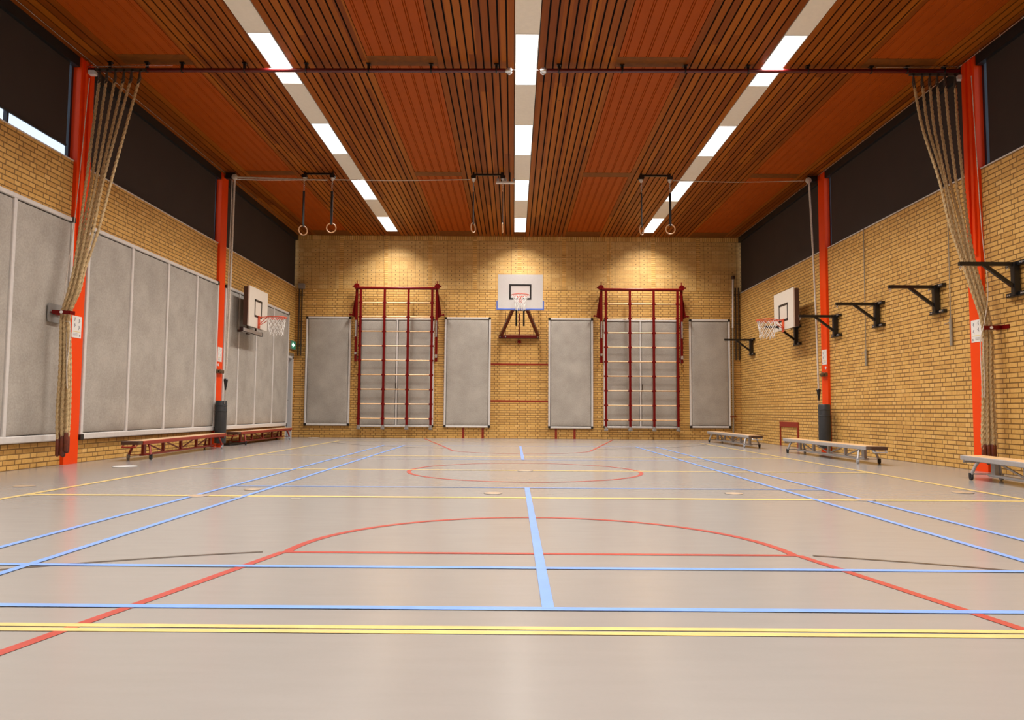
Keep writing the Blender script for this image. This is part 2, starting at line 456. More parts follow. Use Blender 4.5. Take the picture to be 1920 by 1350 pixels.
# ribbed orange panels: profile with pairs of grooves
def orange_panel(a, b_, ya, yb):
    w = b_-a; top = [(a, ZC-0.002)]; n = 6
    for k in range(n):
        c = a + w*(k+0.5)/n
        for q in (-0.014, 0.014):
            top += [(c+q-0.007, ZC-0.002), (c+q, ZC+0.012), (c+q+0.007, ZC-0.002)]
    top += [(b_, ZC-0.002)]
    prof = top + [(b_, ZC+0.04), (a, ZC+0.04)]
    m = MB()
    N = len(prof)
    vs = [(x, ya, z) for x, z in prof] + [(x, yb, z) for x, z in prof]
    m.add(vs, [(i, (i+1) % N, N+(i+1) % N, N+i) for i in range(N)])
    for k in range(len(top)-1):      # end caps as strips
        for o in (0, N):
            x0, z0 = prof[k]; x1, z1 = prof[k+1]; y = ya if o == 0 else yb
            m.add([(x0, y, z0), (x1, y, z1), (x1, y, ZC+0.04), (x0, y, ZC+0.04)], [(0, 1, 2, 3)])
    return m
colname = ['by the left windows', 'between the left and middle lights', 'between the middle and right lights', 'by the right windows']
secname = ['', 'nearest section', 'middle section', 'farthest section']
for i, (a, b_) in enumerate(PX):
    for j, (ya, yb) in enumerate(YP):
        if j == 0: continue
        tag(orange_panel(a, b_, ya, yb).build('ceiling_panel', M['orange_panel']),
            'ribbed orange ceiling panel %s, %s' % (colname[i], secname[j]), 'ceiling panel', 'ribbed orange ceiling panels')
for i, (a, b_) in enumerate(PX):
    o = orange_panel(a, b_, *YP[0]).build('trim_%d' % (3+i), M['orange_panel']); o['kind'] = 'structure'

# lamps and blank cream covers in the three strips
LY = [19.29, 16.105, 12.915, 9.72, 6.53, 3.34, 0.15]; LL = 1.575
rowname = ['left', 'middle', 'right']
order = ['nearest the back wall', 'second from back wall', 'third from back wall', 'fourth from back wall', 'fifth from back wall', 'sixth from back wall', 'seventh from back wall']
for i, sx in enumerate(SX):
    for j, y0 in enumerate(LY):
        t = thing('ceiling_light', 'lit rectangular ceiling light in the %s strip, %s' % (rowname[i], order[j]), 'light', (sx+SW/2, y0+LL/2, ZC), 0, 'recessed rectangular ceiling lights')
        f = MB()
        f.box(sx, sx+0.012, y0, y0+LL, ZC-0.004, ZC+0.05); f.box(sx+SW-0.012, sx+SW, y0, y0+LL, ZC-0.004, ZC+0.05)
        f.box(sx+0.012, sx+SW-0.012, y0, y0+0.012, ZC-0.004, ZC+0.05); f.box(sx+0.012, sx+SW-0.012, y0+LL-0.012, y0+LL, ZC-0.004, ZC+0.05)
        f.build('frame', M['whitepaint'], t)
        MB().box(sx+0.012, sx+SW-0.012, y0+0.012, y0+LL-0.012, ZC+0.004, ZC+0.03).build('diffuser', M['diffuser'], t)
        ld = bpy.data.lights.new('lamp', 'AREA'); ld.shape = 'RECTANGLE'; ld.size = SW-0.03; ld.size_y = LL-0.03
        ld.energy = 104; ld.color = (1.0, 0.95, 0.89); ld.spread = math.radians(126)
        lo = bpy.data.objects.new('lamp', ld); C.objects.link(lo); lo.parent = t; lo.location = (0, 0, -0.006)
        if j < 6:
            yb = LY[j]; ya = LY[j+1]+LL
            tag(MB().box(sx, sx+SW, ya+0.003, yb-0.003, ZC-0.002, ZC+0.03).build('cover_panel', M['blank']),
                'blank cream panel in the %s light strip, before the light %s' % (rowname[i], order[j]), 'panel', 'blank covers between the lights')
        if j == 0:
            MBx = MB().box(sx, sx+SW, y0+LL+0.003, YB, ZC-0.002, ZC+0.03)
            struct(MBx, 'trim_%d' % (7+i), M['board'])

# ------------------------------------------------------------------ painted lines on the floor
LG = 'court lines painted on the floor'
LN = [0]
def zz(z):
    LN[0] += 1; return z + 0.00003*LN[0]
def hline(y, x0, x1, w, mat, z, label, skew=0.0):
    z = zz(z)
    tag(MB().add([(x0, y-w/2, z), (x1, y-w/2, z), (x1, y+w/2, z), (x0, y+w/2, z)], [(0, 1, 2, 3)]).build('court_line', M[mat]), label, 'line', LG)
def vline(x, y0, y1, w, mat, z, label, x2=None):
    x2 = x if x2 is None else x2
    z = zz(z)
    tag(MB().add([(x-w/2, y0, z), (x+w/2, y0, z), (x2+w/2, y1, z), (x2-w/2, y1, z)], [(0, 1, 2, 3)]).build('court_line', M[mat]), label, 'line', LG)
def arc(cx, cy, R, a0, a1, w, mat, z, label, n=96):
    v = []; f = []; z = zz(z)
    for k in range(n+1):
        t = a0+(a1-a0)*k/n
        v += [(cx+(R-w/2)*math.cos(t), cy+(R-w/2)*math.sin(t), z), (cx+(R+w/2)*math.cos(t), cy+(R+w/2)*math.sin(t), z)]
        if k < n: f.append((2*k, 2*k+1, 2*k+3, 2*k+2))
    tag(MB().add(v, f).build('court_line', M[mat]), label, 'line', LG)
ZK, ZR, ZY, ZB = 0.0003, 0.0013, 0.0023, 0.0033
YLx, YRx = -4.43, 4.76
hline(2.735, XL, XR, 0.040, 'yellow', ZY, 'nearer line of the double yellow line crossing the floor in front')
hline(2.792, XL, XR, 0.040, 'yellow', ZY, 'farther line of the double yellow line crossing the floor in front')
hline(6.90, YLx, YRx, 0.09, 'yellow', ZY, 'yellow cross line just in front of the near floor sockets')
hline(10.03, YLx, YRx, 0.09, 'yellow', ZY, 'yellow centre line through the red centre circle')
hline(13.05, YLx, YRx, 0.09, 'yellow', ZY, 'yellow cross line beyond the red centre circle')
hline(19.15, YLx, YRx, 0.05, 'yellow', ZY, 'thin yellow end line close to the back wall')
vline(YLx, 1.0, 19.15, 0.07, 'yellow', ZY, 'yellow side line along the left wall')
vline(YRx, 1.0, 19.15, 0.07, 'yellow', ZY, 'yellow side line along the right wall')
hline(3.06, XL, XR, 0.048, 'blue', ZB, 'nearest blue cross line, where the wide blue centre line ends')
hline(3.84, -2.93, 3.23, 0.048, 'blue', ZB, 'second nearest blue cross line, crossing both red key lines')
hline(7.78, -2.92, 3.22, 0.04, 'blue', ZB, 'faint blue cross line at the far end of the near blue centre line')
hline(12.2, -2.92, 3.22, 0.04, 'blue', ZB, 'faint blue cross line beyond the centre circle')
hline(16.90, -2.92, 3.22, 0.04, 'blue', ZB, 'farthest blue cross line, between the far red key lines')
for x, lab in ((-2.90, 'outer blue side line on the left'), (-2.44, 'inner blue side line on the left'), (2.76, 'inner blue side line on the right'), (3.21, 'outer blue side line on the right')):
    vline(x, 3.04, 16.92, 0.048, 'blue', ZB, lab)
vline(0.145, 3.06, 7.80, 0.05, 'blue', ZB, 'wide blue centre line running away from the camera')
vline(0.160, 12.2, 16.90, 0.05, 'blue', ZB, 'short far blue centre line beyond the centre circle')
hline(4.225, XC-1.43, XC+1.43, 0.045, 'red', ZR, 'red free throw line under the near red half circle')
arc(XC, 4.225, 1.41, 0, PI, 0.052, 'red', ZR, 'large red half circle in front of the camera')
vline(XC-1.43, 4.225, 0.8, 0.05, 'red', ZR, 'slanting red key line on the near left', XC-2.17)
vline(XC+1.43, 4.225, 0.8, 0.05, 'red', ZR, 'slanting red key line on the near right', XC+2.16)
arc(XC, 9.92, 1.51, 0, 2*PI, 0.052, 'red', ZR, 'red centre circle in the middle of the floor', 160)
arc(XC, 15.35, 1.43, PI, 2*PI, 0.052, 'red', ZR, 'faint far red half circle before the back wall')
vline(XC-1.44, 15.35, 21.0, 0.05, 'red', ZR, 'slanting red key line on the far left', XC-2.62)
vline(XC+1.46, 15.35, 21.0, 0.05, 'red', ZR, 'slanting red key line on the far right', XC+2.62)
arc(0.14, -0.62, 5.08, math.radians(107.5), math.radians(155), 0.036, 'black_line', ZK, 'thin black arc leaving the left end of the red half circle')
arc(0.14, -0.62, 5.08, math.radians(72.5), math.radians(25), 0.036, 'black_line', ZK, 'thin black arc leaving the right end of the red half circle')
arc(0.14, 20.6, 5.08, math.radians(252.5), math.radians(205), 0.036, 'black_line', ZK, 'faint black arc on the far left of the floor')
arc(0.14, 20.6, 5.08, math.radians(287.5), math.radians(335), 0.036, 'black_line', ZK, 'faint black arc on the far right of the floor')

# floor sockets
def disc(x, y, r, mat, label, z=0.0055, ry=None, name='socket_cover'):
    t = thing(name, label, 'floor cap', (x, y, 0), 0, None)
    MB().lathe([(r, 0.0), (r, z), (r*0.9, z+0.001)], (x, y, 0), n=32).build('lid', M[mat], t)
    MB().torus((x, y, z*0.7), r, 0.0022, m=6).build('rim', M['greybox'], t)
disc(-5.27, 10.24, 0.155, 'whitecap', 'white round floor cap beside the near left orange column', 0.006)
disc(-5.55, 20.95, 0.16, 'whitecap', 'white round floor cap near the back left corner', 0.006)
disc(-4.92, 7.61, 0.10, 'tan', 'tan floor socket cover outside the left yellow side line')
disc(-2.86, 6.88, 0.09, 'tan', 'tan floor socket cover on the left outer blue side line')
disc(-2.56, 7.45, 0.085, 'tan', 'tan floor socket cover just behind the left blue side lines')
disc(-0.19, 7.25, 0.085, 'tan', 'tan floor socket cover left of the wide blue centre line')
disc(2.15, 7.37, 0.085, 'tan', 'tan floor socket cover inside the right blue side lines')
disc(3.21, 6.91, 0.09, 'tan', 'tan floor socket cover on the right outer blue side line')
disc(0.16, 9.98, 0.10, 'tan', 'tan floor socket cover in the red centre circle')
disc(4.52, 7.61, 0.10, 'tan', 'tan floor socket cover inside the right yellow side line')
for x, y, lab in ((-4.35, 6.76, 'small dark floor plate at the left end of the near yellow cross line'), (-2.47, 6.75, 'small brown floor plate between the left blue side lines'), (-1.92, 6.70, 'small brown floor plate right of the left blue side lines')):
    tag(MB().box(x-0.045, x+0.045, y-0.02, y+0.02, 0.0, 0.0050).build('floor_plate', M['greytube']), lab, 'floor plate')

# ------------------------------------------------------------------ windows, blinds, columns
def side_windows(side):
    s = -1 if side == 'left' else 1
    X = XL if s < 0 else XR; S = SL if s < 0 else SR; cols = COLL if s < 0 else COLR
    bays = [(5.2, cols[0][0]), (cols[0][1], cols[1][0]), (cols[1][1], YB)]
    bn = ['nearest bay', 'middle bay', 'farthest bay']
    for i, (a, b_) in enumerate(bays):
        nn = i+1 + (0 if s < 0 else 3)
        xo = X + s*0.11; xi = X + s*0.06
        z0, z1 = S+0.015, ZC
        m = MB()
        lo, hi = min(xo, xi), max(xo, xi)
        m.box(lo, hi, a, b_, z0, z0+0.04); m.box(lo, hi, a, b_, z1-0.08, z1+0.06)
        m.box(lo, hi, a, a+0.05, z0, z1); m.box(lo, hi, b_-0.045, b_, z0, z1)
        for k in (1, 2, 3):
            y = a+(b_-a)*k/4; m.box(lo, hi, y-0.018, y+0.018, z0+0.04, z1-0.08)
        w = struct(m, 'window_%d' % nn, M['winframe'])
        gx = (lo+hi)/2
        gl = MB().box(gx-0.004, gx+0.004, a+0.05, b_-0.05, z0+0.04, z1-0.08).build('glass', M['glass'], w)
        # roller blind
        bx = X + s*0.03
        e = 0.155 if i < 2 else 0.06
        zb = S+0.02
        if s < 0 and i == 0: zb = 4.47
        t = thing('roller_blind', 'dark brown roller blind on the %s window, %s%s' % (side, bn[i], ', stopped short so daylight shows below' if (s < 0 and i == 0) else ''), 'blind', (bx, (a+b_)/2, zb), 0, 'dark roller blinds of the side windows')
        MB().box(bx-0.03 - (0.03 if s > 0 else 0), bx+0.03 + (0.03 if s < 0 else 0), a+0.01, b_-0.01, ZC-0.15, ZC-0.001).build('cassette', M['blindbox'], t)
        MB().box(bx-0.002, bx+0.002, a+0.06, b_-e, zb+0.02, ZC-0.15).build('fabric', M['blind'], t)
        MB().box(bx-0.010, bx+0.010, a+0.06, b_-e, zb, zb+0.03).build('bottom_bar', M['blindbox'], t)
    for i, (a, b_) in enumerate(cols):
        xf = X - s*0.05; xb = X + s*0.112
        t = thing('column', 'orange steel column on the %s wall, %s' % (side, ['nearer one beside the climbing ropes', 'farther one with the charcoal pad at its foot'][i]), 'column', (X, (a+b_)/2, 0), 0, 'orange columns of the side walls')
        lo, hi = min(xf, xb), max(xf, xb)
        xm = X + s*0.01; fl, fh = min(xf, xm), max(xf, xm)
        body = MB()
        body.box(fl, fh, a, b_, 0, ZC)                                   # front flange
        body.box(min(xm, xb), max(xm, xb), a+0.012, b_-0.012, 0, ZC)      # web box set back
        body.build('post', M['orange'], t)
        # guide rails on the upper part
        gr = MB()
        for q in (0.25, 0.62):
            yy = a+(b_-a)*q; x1 = xf - s*0.03
            gr.box(min(xf, x1), max(xf, x1), yy-0.025, yy+0.025, 3.0 if i == 0 else 4.2, ZC-0.02)
        if i == 0: gr.build('guide_rail', M['orange'], t)
        # base plate
        return_t = t
        # instruction sheet
        yc = (a+b_)/2
        sy0, sy1, sz0, sz1 = yc-0.115, yc+0.115, 1.79, 2.10
        x1 = xf - s*0.004
        sh = thing('instruction_sheet', 'white instruction sheet with small drawings on the %s %s orange column' % ('nearer' if i == 0 else 'farther', side), 'sign', (xf, yc, sz0), 0, 'instruction sheets on the columns')
        MB().box(min(xf, x1), max(xf, x1), sy0, sy1, sz0, sz1).build('paper', M['paper'], sh)
        ink = MB(); x2 = xf - s*0.006
        def r_(y, z, w, h): ink.box(min(x1, x2), max(x1, x2), y-w/2, y+w/2, z-h/2, z+h/2)
        for (dy, dz) in ((-0.05, 0.125), (0.055, 0.105), (-0.05, 0.035), (0.055, 0.01)):   # little stick figures
            r_(yc+dy, sz0+0.155+dz, 0.016, 0.018); r_(yc+dy, sz0+0.135+dz, 0.007, 0.03); r_(yc+dy+0.012, sz0+0.138+dz, 0.03, 0.005); r_(yc+dy-0.008, sz0+0.118+dz, 0.006, 0.02)
        for kk in range(3): r_(yc-0.03, sz0+0.035+kk*0.013, 0.11, 0.003)
        r_(yc+0.08, sz0+0.035, 0.02, 0.028)
        ink.build('print', M['ink'], sh)
        yl = MB().box(min(x1, x2), max(x1, x2), yc-0.09, yc+0.09, sz0+0.085, sz0+0.092).build('yellow_line', M['inkyellow'], sh)
side_windows('left'); side_windows('right')

# hooks along the ceiling edges
def hook_row(side):
    x = XL+0.15 if side == 'left' else XR-0.09
    t = thing('hook_rail', 'thin wire with small metal hooks along the %s edge of the ceiling' % side, 'rail', (x, 12, ZC))
    MB().tube([(x, 8.6, ZC-0.035), (x, YB-0.05, ZC-0.035)], 0.003, 6).build('wire', M['steel'], t)
    h0 = None
    for k in range(29):
        y = 8.75+k*0.435
        if h0 is None:
            m = MB(); m.tube([(x, y, ZC), (x, y, ZC-0.03), (x+0.01, y, ZC-0.045), (x, y, ZC-0.055), (x-0.008, y, ZC-0.045)], 0.004, 6)
            h0 = m.build('hook', M['steel'], t); y00 = y
        else:
            c = h0.copy(); C.objects.link(c); c.parent = t; c.matrix_parent_inverse = h0.matrix_parent_inverse; c.location = (0, y-y00, 0)
hook_row('left'); hook_row('right')

# ------------------------------------------------------------------ door and exit sign (left wall)
d = MB(); d.box(XL-0.14, XL-0.10, DY0+0.04, DY1-0.09, 0.01, DZ-0.05)
dr = struct(d, 'door_1', M['navy'])
hd = MB(); hd.cyl((XL-0.10, DY1-0.16, 1.05), (XL-0.055, DY1-0.16, 1.05), 0.012); hd.bar((XL-0.055, DY1-0.16, 1.05), (XL-0.055, DY1-0.28, 1.05), 0.018)
hd.build('door_handle', M['steel'], dr)
f = MB(); f.box(XL-0.2, XL+0.02, DY0, DY0+0.05, 0, DZ); f.box(XL-0.2, XL+0.02, DY1-0.09, DY1+0.01, 0, DZ); f.box(XL-0.2, XL+0.02, DY0, DY1+0.01, DZ-0.05, DZ+0.01)
struct(f, 'trim_10', M['whitepaint'])
struct(MB().box(XL-0.05, XL+0.008, DY0-0.1, YB-0.04, DZ+0.01, DZ+0.10), 'trim_11', M['lintel'])
struct(MB().box(XL-0.25, XL-0.2, DY0-0.1, DY1+0.1, 0, DZ+0.1), 'trim_12', M['void'])
t = thing('exit_sign', 'small green lit emergency exit sign with white arrow above the corner door', 'sign', (XL, 21.17, 2.48))
MB().box(XL, XL+0.05, 20.95, 21.38, 2.49, 2.73).build('housing', M['greybox'], t)
MB().box(XL+0.05, XL+0.055, 20.965, 21.365, 2.50, 2.72).build('green_face', M['exitgreen'], t)
a = MB(); a.prism([(XL+0.055, 21.08, 2.54), (XL+0.055, 21.08, 2.68), (XL+0.055, 21.30, 2.61)], (0.003, 0, 0)); a.box(XL+0.055, XL+0.058, 21.00, 21.08, 2.585, 2.635)
a.build('arrow', M['exitwhite'], t)

# ------------------------------------------------------------------ wall mats
UU = [0, .008, .02, .04, .07, .12, .25, .5, .75, .88, .93, .96, .98, .992, 1]
VV = [0, .003, .008, .016, .03, .05, .1, .3, .5, .7, .9, .95, .97, .984, .992, .997, 1]
def bulge_uv(u, v):
    a = min(1, min(u, 1-u)/0.12); b = min(1, min(v, 1-v)/0.05)
    return math.sqrt(max(0, 1-(1-a)**2))*math.sqrt(max(0, 1-(1-b)**2))
def corner_caps(mb, pts, r, axis):
    for p in pts:
        x, y, z = p; mb.bbox(x-r, x+r, y-r, y+r, z-r, z+r, r=r*0.45, axis=axis)
def back_mat(x0, x1, z0, z1, label, split=None):
    t = thing('wall_mat', label, 'wall mat', ((x0+x1)/2, YB, z0), 0, 'grey padded wall mats on the back wall')
    fw = 0.055; y0, y1 = YB-0.06, YB-0.001
    fr = MB()
    for a, b_ in ((x0, x0+fw), (x1-fw, x1)): fr.bbox(a, b_, y0-0.008, y1, z0+0.05, z1-0.05, r=0.014, axis='z')
    for a, b_ in ((z0, z0+fw), (z1-fw, z1)): fr.bbox(x0+0.05, x1-0.05, y0-0.008, y1, a, b_, r=0.014, axis='x')
    fr.build('frame', M['alu'], t)
    xs = [x0+fw, x1-fw] if split is None else [x0+fw, split-0.025, split+0.025, x1-fw]
    if split is not None: MB().bbox(split-0.025, split+0.025, y0-0.006, y1, z0+fw, z1-fw, r=0.012).build('divider', M['alu'], t)
    for k in range(0, len(xs), 2):
        pad = MB(); a, b_ = xs[k]+0.012, xs[k+1]-0.012; g_ = 0.012
        NX, NZ = len(UU)-1, len(VV)-1; vs = []; fs = []
        for j in range(NZ+1):
            for i in range(NX+1):
                u, v = UU[i], VV[j]
                bulge = bulge_uv(u, v)
                vs.append((a+(b_-a)*u, y0+0.018-0.022*bulge, z0+fw+g_+(z1-z0-2*fw-2*g_)*v))
        for j in range(NZ):
            for i in range(NX):
                q = j*(NX+1)+i; fs.append((q, q+1, q+NX+2, q+NX+1))
        pad.add(vs, fs, True)
        pad.box(a, b_, y0+0.018, y1, z0+fw+g_, z1-fw-g_)
        pad.build('padding', M['felt'], t)
    MB().box(x0+fw*0.6, x1-fw*0.6, y0+0.03, y1, z0+fw*0.6, z1-fw*0.6).build('backing', M['gap'], t)
    cc = MB(); r = 0.034
    for x in (x0+0.032, x1-0.032):
        for z in (z0+0.032, z1-0.032): MB().bbox(x-r, x+r, y0-0.012, y1, z-r, z+r, r=0.018, axis='y').build('corner_cap', M['blackplastic'], t)
back_mat(-5.96, -4.67, 0.34, 3.45, 'grey padded wall mat in the left corner, left of the climbing frame')
back_mat(-4.43, -2.28, 0.31, 3.42, 'double grey wall mat behind the left red climbing frame', split=-3.34)
back_mat(-1.985, -0.66, 0.31, 3.46, 'grey padded wall mat left of the middle basketball hoop')
back_mat(0.99, 2.27, 0.30, 3.45, 'grey padded wall mat right of the middle basketball hoop')
back_mat(2.57, 4.71, 0.32, 3.42, 'double grey wall mat behind the right red climbing frame', split=3.62)
back_mat(5.02, 6.19, 0.34, 3.44, 'grey padded wall mat in the right corner, right of the climbing frame')

def side_mat(y0, y1, cuts, label, ext0=False):
    z0, z1 = 0.34, 3.47
    t = thing('wall_mat', label, 'wall mat', (XL, (y0+y1)/2, z0), 0, 'long grey padded mats on the left wall')
    x0, x1 = XL+0.001, XL+0.06; fw = 0.06
    fr = MB()
    fr.bbox(x0, x1+0.01, y0+0.02, y1-0.02, z1-fw, z1, r=0.012, axis='y')
    fr.bbox(x0, x1+0.012, y0+0.04, y1-0.04, z0, z0+0.09, r=0.015, axis='y')
    for a, b_ in ((y0, y0+fw), (y1-fw, y1)): fr.bbox(x0, x1+0.01, a, b_, z0+0.05, z1-0.03, r=0.012, axis='z')
    fr.build('frame', M['alu'], t)
    for c in cuts: MB().bbox(x0, x1+0.008, c-0.03, c+0.03, z0+0.09, z1-fw, r=0.012).build('divider', M['alu'], t)
    es = [y0+fw] + sum([[c-0.03, c+0.03] for c in cuts], []) + [y1-fw]
    for k in range(0, len(es), 2):
        a, b_ = es[k]+0.006, es[k+1]-0.006; pad = MB(); NX, NZ = len(UU)-1, len(VV)-1; vs = []; fs = []
        for j in range(NZ+1):
            for i in range(NX+1):
                u, v = UU[i], VV[j]
                bl = bulge_uv(u, v)
                vs.append((x1-0.02+0.024*bl, a+(b_-a)*u, z0+0.10+(z1-z0-fw-0.115)*v))
        for j in range(NZ):
            for i in range(NX):
                q = j*(NX+1)+i; fs.append((q, q+1, q+NX+2, q+NX+1))
        pad.add(vs, fs, True); pad.box(x0, x1-0.02, a, b_, z0+0.10, z1-fw-0.015)
        pad.build('padding', M['felt'], t)
    MB().box(x0, x1-0.03, y0+0.03, y1-0.03, z0+0.05, z1-0.03).build('backing', M['gap'], t)
    cc = MB(); r = 0.04
    for y in (y0+0.035, y1-0.035):
        for z in (z0+0.035, z1-0.03): MB().bbox(x0, x1+0.014, y-r, y+r, z-r, z+r, r=0.015, axis='x').build('corner_cap', M['blackplastic'], t)
side_mat(6.62, 10.46, [7.92, 9.21], 'long grey padded wall mat left of the nearest orange column')
side_mat(10.83, 15.69, [12.12, 13.40, 14.63], 'long grey padded wall mat between the two left orange columns')
side_mat(16.06, 20.68, [16.92, 18.08, 19.38], 'long grey padded wall mat between the far left orange column and the door')

# ------------------------------------------------------------------ climbing frames on the back wall
def climbing_frame(x0, label):
    """x0 = x of the left upright"""
    Yc = 21.12; t = thing('climbing_ladder', label, 'climbing frame', (x0+1.01, Yc, 0.28), 0, 'red wall climbing frames')
    xs = [x0, x0+0.68, x0+1.355, x0+2.03]
    for x in xs:
        u = MB(); u.bbox(x-0.033, x+0.033, Yc-0.03, Yc+0.03, 0.36, 4.22, r=0.012)
        up = u.build('upright', M['darkred'], t)
        ft = MB(); ft.bbox(x-0.04, x+0.04, Yc-0.045, Yc+0.045, 0.27, 0.37, r=0.02); ft.lathe([(0.03, -0.05), (0.03, 0.05)], (x, Yc, 0.27), axis='x', n=14)
        ft.build('foot', M['greybox'], t)
    tb = MB(); tb.cyl((x0-0.11, Yc, 4.25), (x0+2.14, Yc, 4.25), 0.04)
    tb.build('top_bar', M['darkred'], t)
    for k in range(9):
        z = 3.835-0.4105*k
        for i in range(3):
            MB().cyl((xs[i]+0.03, Yc, z), (xs[i+1]-0.03, Yc, z), 0.0175, 12).build('rung', M['rungwood'], t)
    sk = MB()
    for k in range(9):
        z = 3.835-0.4105*k
        for x in xs: sk.cyl((x-0.055, Yc, z), (x+0.055, Yc, z), 0.027, 12)
    sk.build('rung_socket', M['darkred'], t)
    for s, xe in ((-1, x0), (1, x0+2.03)):
        xp = xe+s*0.125
        p = MB(); p.bbox(xp-0.035, xp+0.035, Yc+0.02, Yc+0.10, 2.16, 4.22, r=0.01)
        p.prism([(xp, Yc+0.09, 4.2), (xp+s*0.03, Yc+0.09, 4.2), (xp+s*0.14, Yc+0.09, 3.47), (xp, Yc+0.09, 3.40)], (0, 0.02, 0))
        p.build('side_post', M['darkred'], t)
        MB().cyl((xp, Yc-0.02, 2.86), (xp, Yc-0.02, 3.33), 0.022).build('gas_strut', M['steel'], t)
        c = MB(); c.lathe([(0.075, -0.03), (0.085, 0.0), (0.075, 0.03)], (xp+0.01*s, Yc+0.05, 4.31), axis='y', n=20); c.cyl((xp, Yc+0.05, 4.36), (xp, Yc+0.05, 4.47), 0.012, 8)
        c.cyl((xp+s*0.06, Yc+0.05, 4.31), (xp+s*0.13, Yc+0.05, 4.31), 0.02, 10)
        c.build('pulley_bracket', M['darkred'], t)
        l = MB(); l.cyl((xp+s*0.10, Yc+0.10, 3.50), (xp+s*0.19, Yc+0.10, 3.50), 0.018, 10); l.lathe([(0.03, -0.03), (0.03, 0.03)], (xp+s*0.19, Yc+0.10, 3.50), axis='y', n=14)
        l.build('lever', M['darkred'], t)
        MB().box(xp-0.03, xp+0.03, Yc+0.0, Yc+0.02, 2.27 if s > 0 else 2.36, 2.37 if s > 0 else 2.42).build('latch_plate', M['steel'], t)
        w = MB()
        for z in (2.3, 3.2, 4.1): w.box(xp-0.02, xp+0.02, Yc+0.1, YB, z-0.02, z+0.02)
        w.build('wall_bracket', M['darkred'], t)
    lt = MB(); xm = x0+1.035; lt.bar((xm, Yc+0.10, 1.40), (xm, Yc-0.02, 1.36), 0.02); lt.cyl((xm, Yc+0.02, 1.38), (xm, Yc+0.02, 1.56), 0.014, 10)
    lt.bar((xm, Yc+0.10, 1.40), (xm, YB-0.06, 1.40), 0.02)
    lt.build('catch', M['pipe'], t)
climbing_frame(-4.355, 'dark red wall climbing frame with wooden rungs, left of the middle hoop')
climbing_frame(2.605, 'dark red wall climbing frame with wooden rungs, right of the middle hoop')

# ------------------------------------------------------------------ basketball hoops
def net_mesh(c, R, depth, R2, n=12, rows=5, r=0.0062):
    m = MB(); c = Vector(c)
    def p(i, j, off):
        t = 2*PI*(i+off)/n; f_ = j/rows; rad = R+(R2-R)*(f_**0.65)
        w = 0.012*math.sin(i*2.3+j*1.7)*f_
        return c + Vector(((rad+w)*math.cos(t), (rad+w)*math.sin(t), -depth*f_+w*0.8))
    for j in range(rows):
        o = 0.5*(j % 2)
        for i in range(n):
            a = p(i, j, o); b1 = p(i, j+1, o+0.5); b2 = p(i, j+1, o-0.5)
            m.tube([a, b1], r, 5, cap=False); m.tube([a, b2], r, 5, cap=False)
    for i in range(n): m.tube([p(i, rows, 0.5*(rows % 2)), p(i, rows, 0.5*(rows % 2))+Vector((0.01*math.sin(i*3), 0.01*math.cos(i*2), -0.035))], r*1.2, 5)
    return m
def rect_line(mb, x0, x1, z0, z1, w, y0, y1):
    mb.box(x0, x1, y0, y1, z1-w, z1); mb.box(x0, x1, y0, y1, z0, z0+w); mb.box(x0, x0+w, y0, y1, z0+w, z1-w); mb.box(x1-w, x1, y0, y1, z0+w, z1-w)
# middle hoop on its folding support
xm = 0.163; Yb_ = 19.80
t = thing('basketball_hoop', 'middle basketball hoop with white backboard on dark red folding support', 'basketball hoop', (xm, YB, 2.85))
bz0, bz1 = 3.50, 4.42
bd = MB(); bd.bbox(xm-0.60, xm+0.60, Yb_, Yb_+0.03, bz0, bz1, r=0.01, axis='y'); o = bd.build('backboard', M['boardwhite'], t)
ln = MB(); rect_line(ln, xm-0.295, xm+0.295, 3.745, 4.16, 0.045, Yb_-0.003, Yb_+0.001); ln.build('target_frame', M['boardblack'], o)
ep = MB(); ep.bbox(xm-0.635, xm+0.635, Yb_-0.01, Yb_+0.045, bz0-0.035, bz0+0.01, r=0.012, axis='x')
for s in (-1, 1): ep.box(xm+s*0.60-(0.035 if s < 0 else 0), xm+s*0.60+(0.035 if s > 0 else 0), Yb_-0.01, Yb_+0.045, bz0, bz0+0.22)
ep.build('edge_pad', M['boardblue'], o)
rc = (xm, 19.42, 3.81)
rm = MB(); rm.torus(rc, 0.228, 0.010); 
for s in (-1, 1): rm.tube([(xm+s*0.05, Yb_-0.02, 3.80), (xm+s*0.10, 19.63, 3.80), (xm+s*0.16, 19.60, 3.81)], 0.008, 8)
rm.prism([(xm-0.055, Yb_-0.012, 3.83), (xm+0.055, Yb_-0.012, 3.83), (xm+0.035, Yb_-0.012, 3.66), (xm-0.035, Yb_-0.012, 3.66)], (0, 0.01, 0))
rm.bar((xm, Yb_, 3.70), (xm, 19.65, 3.79), 0.04, 0.02)
rm.build('rim', M['rim'], t)
net_mesh(rc, 0.222, 0.36, 0.115).build('net', M['net'], t)
sp = MB()
sp.bbox(xm-0.60, xm+0.56, YB-0.10, YB-0.001, 2.86, 2.95, r=0.01, axis='x')
for s in (-1, 1):
    sp.bar((xm+s*0.53, YB-0.10, 2.94), (xm+s*0.10, Yb_+0.12, 3.72), 0.085, 0.07)
    sp.bar((xm+s*0.45, YB-0.03, 4.25), (xm+s*0.20, Yb_+0.08, 4.20), 0.05)
    sp.bar((xm+s*0.20, Yb_+0.05, 4.30), (xm+s*0.14, Yb_+0.05, 3.60), 0.04)
sp.bar((xm-0.50, YB-0.03, 4.25), (xm+0.50, YB-0.03, 4.25), 0.05)
sp.build('support_frame', M['rail_red'], t)
ad = MB()
for s in (-1, 1):
    ad.bbox(xm+s*0.10-0.024, xm+s*0.10+0.024, Yb_+0.10, Yb_+0.14, 3.05, 3.72, r=0.006)
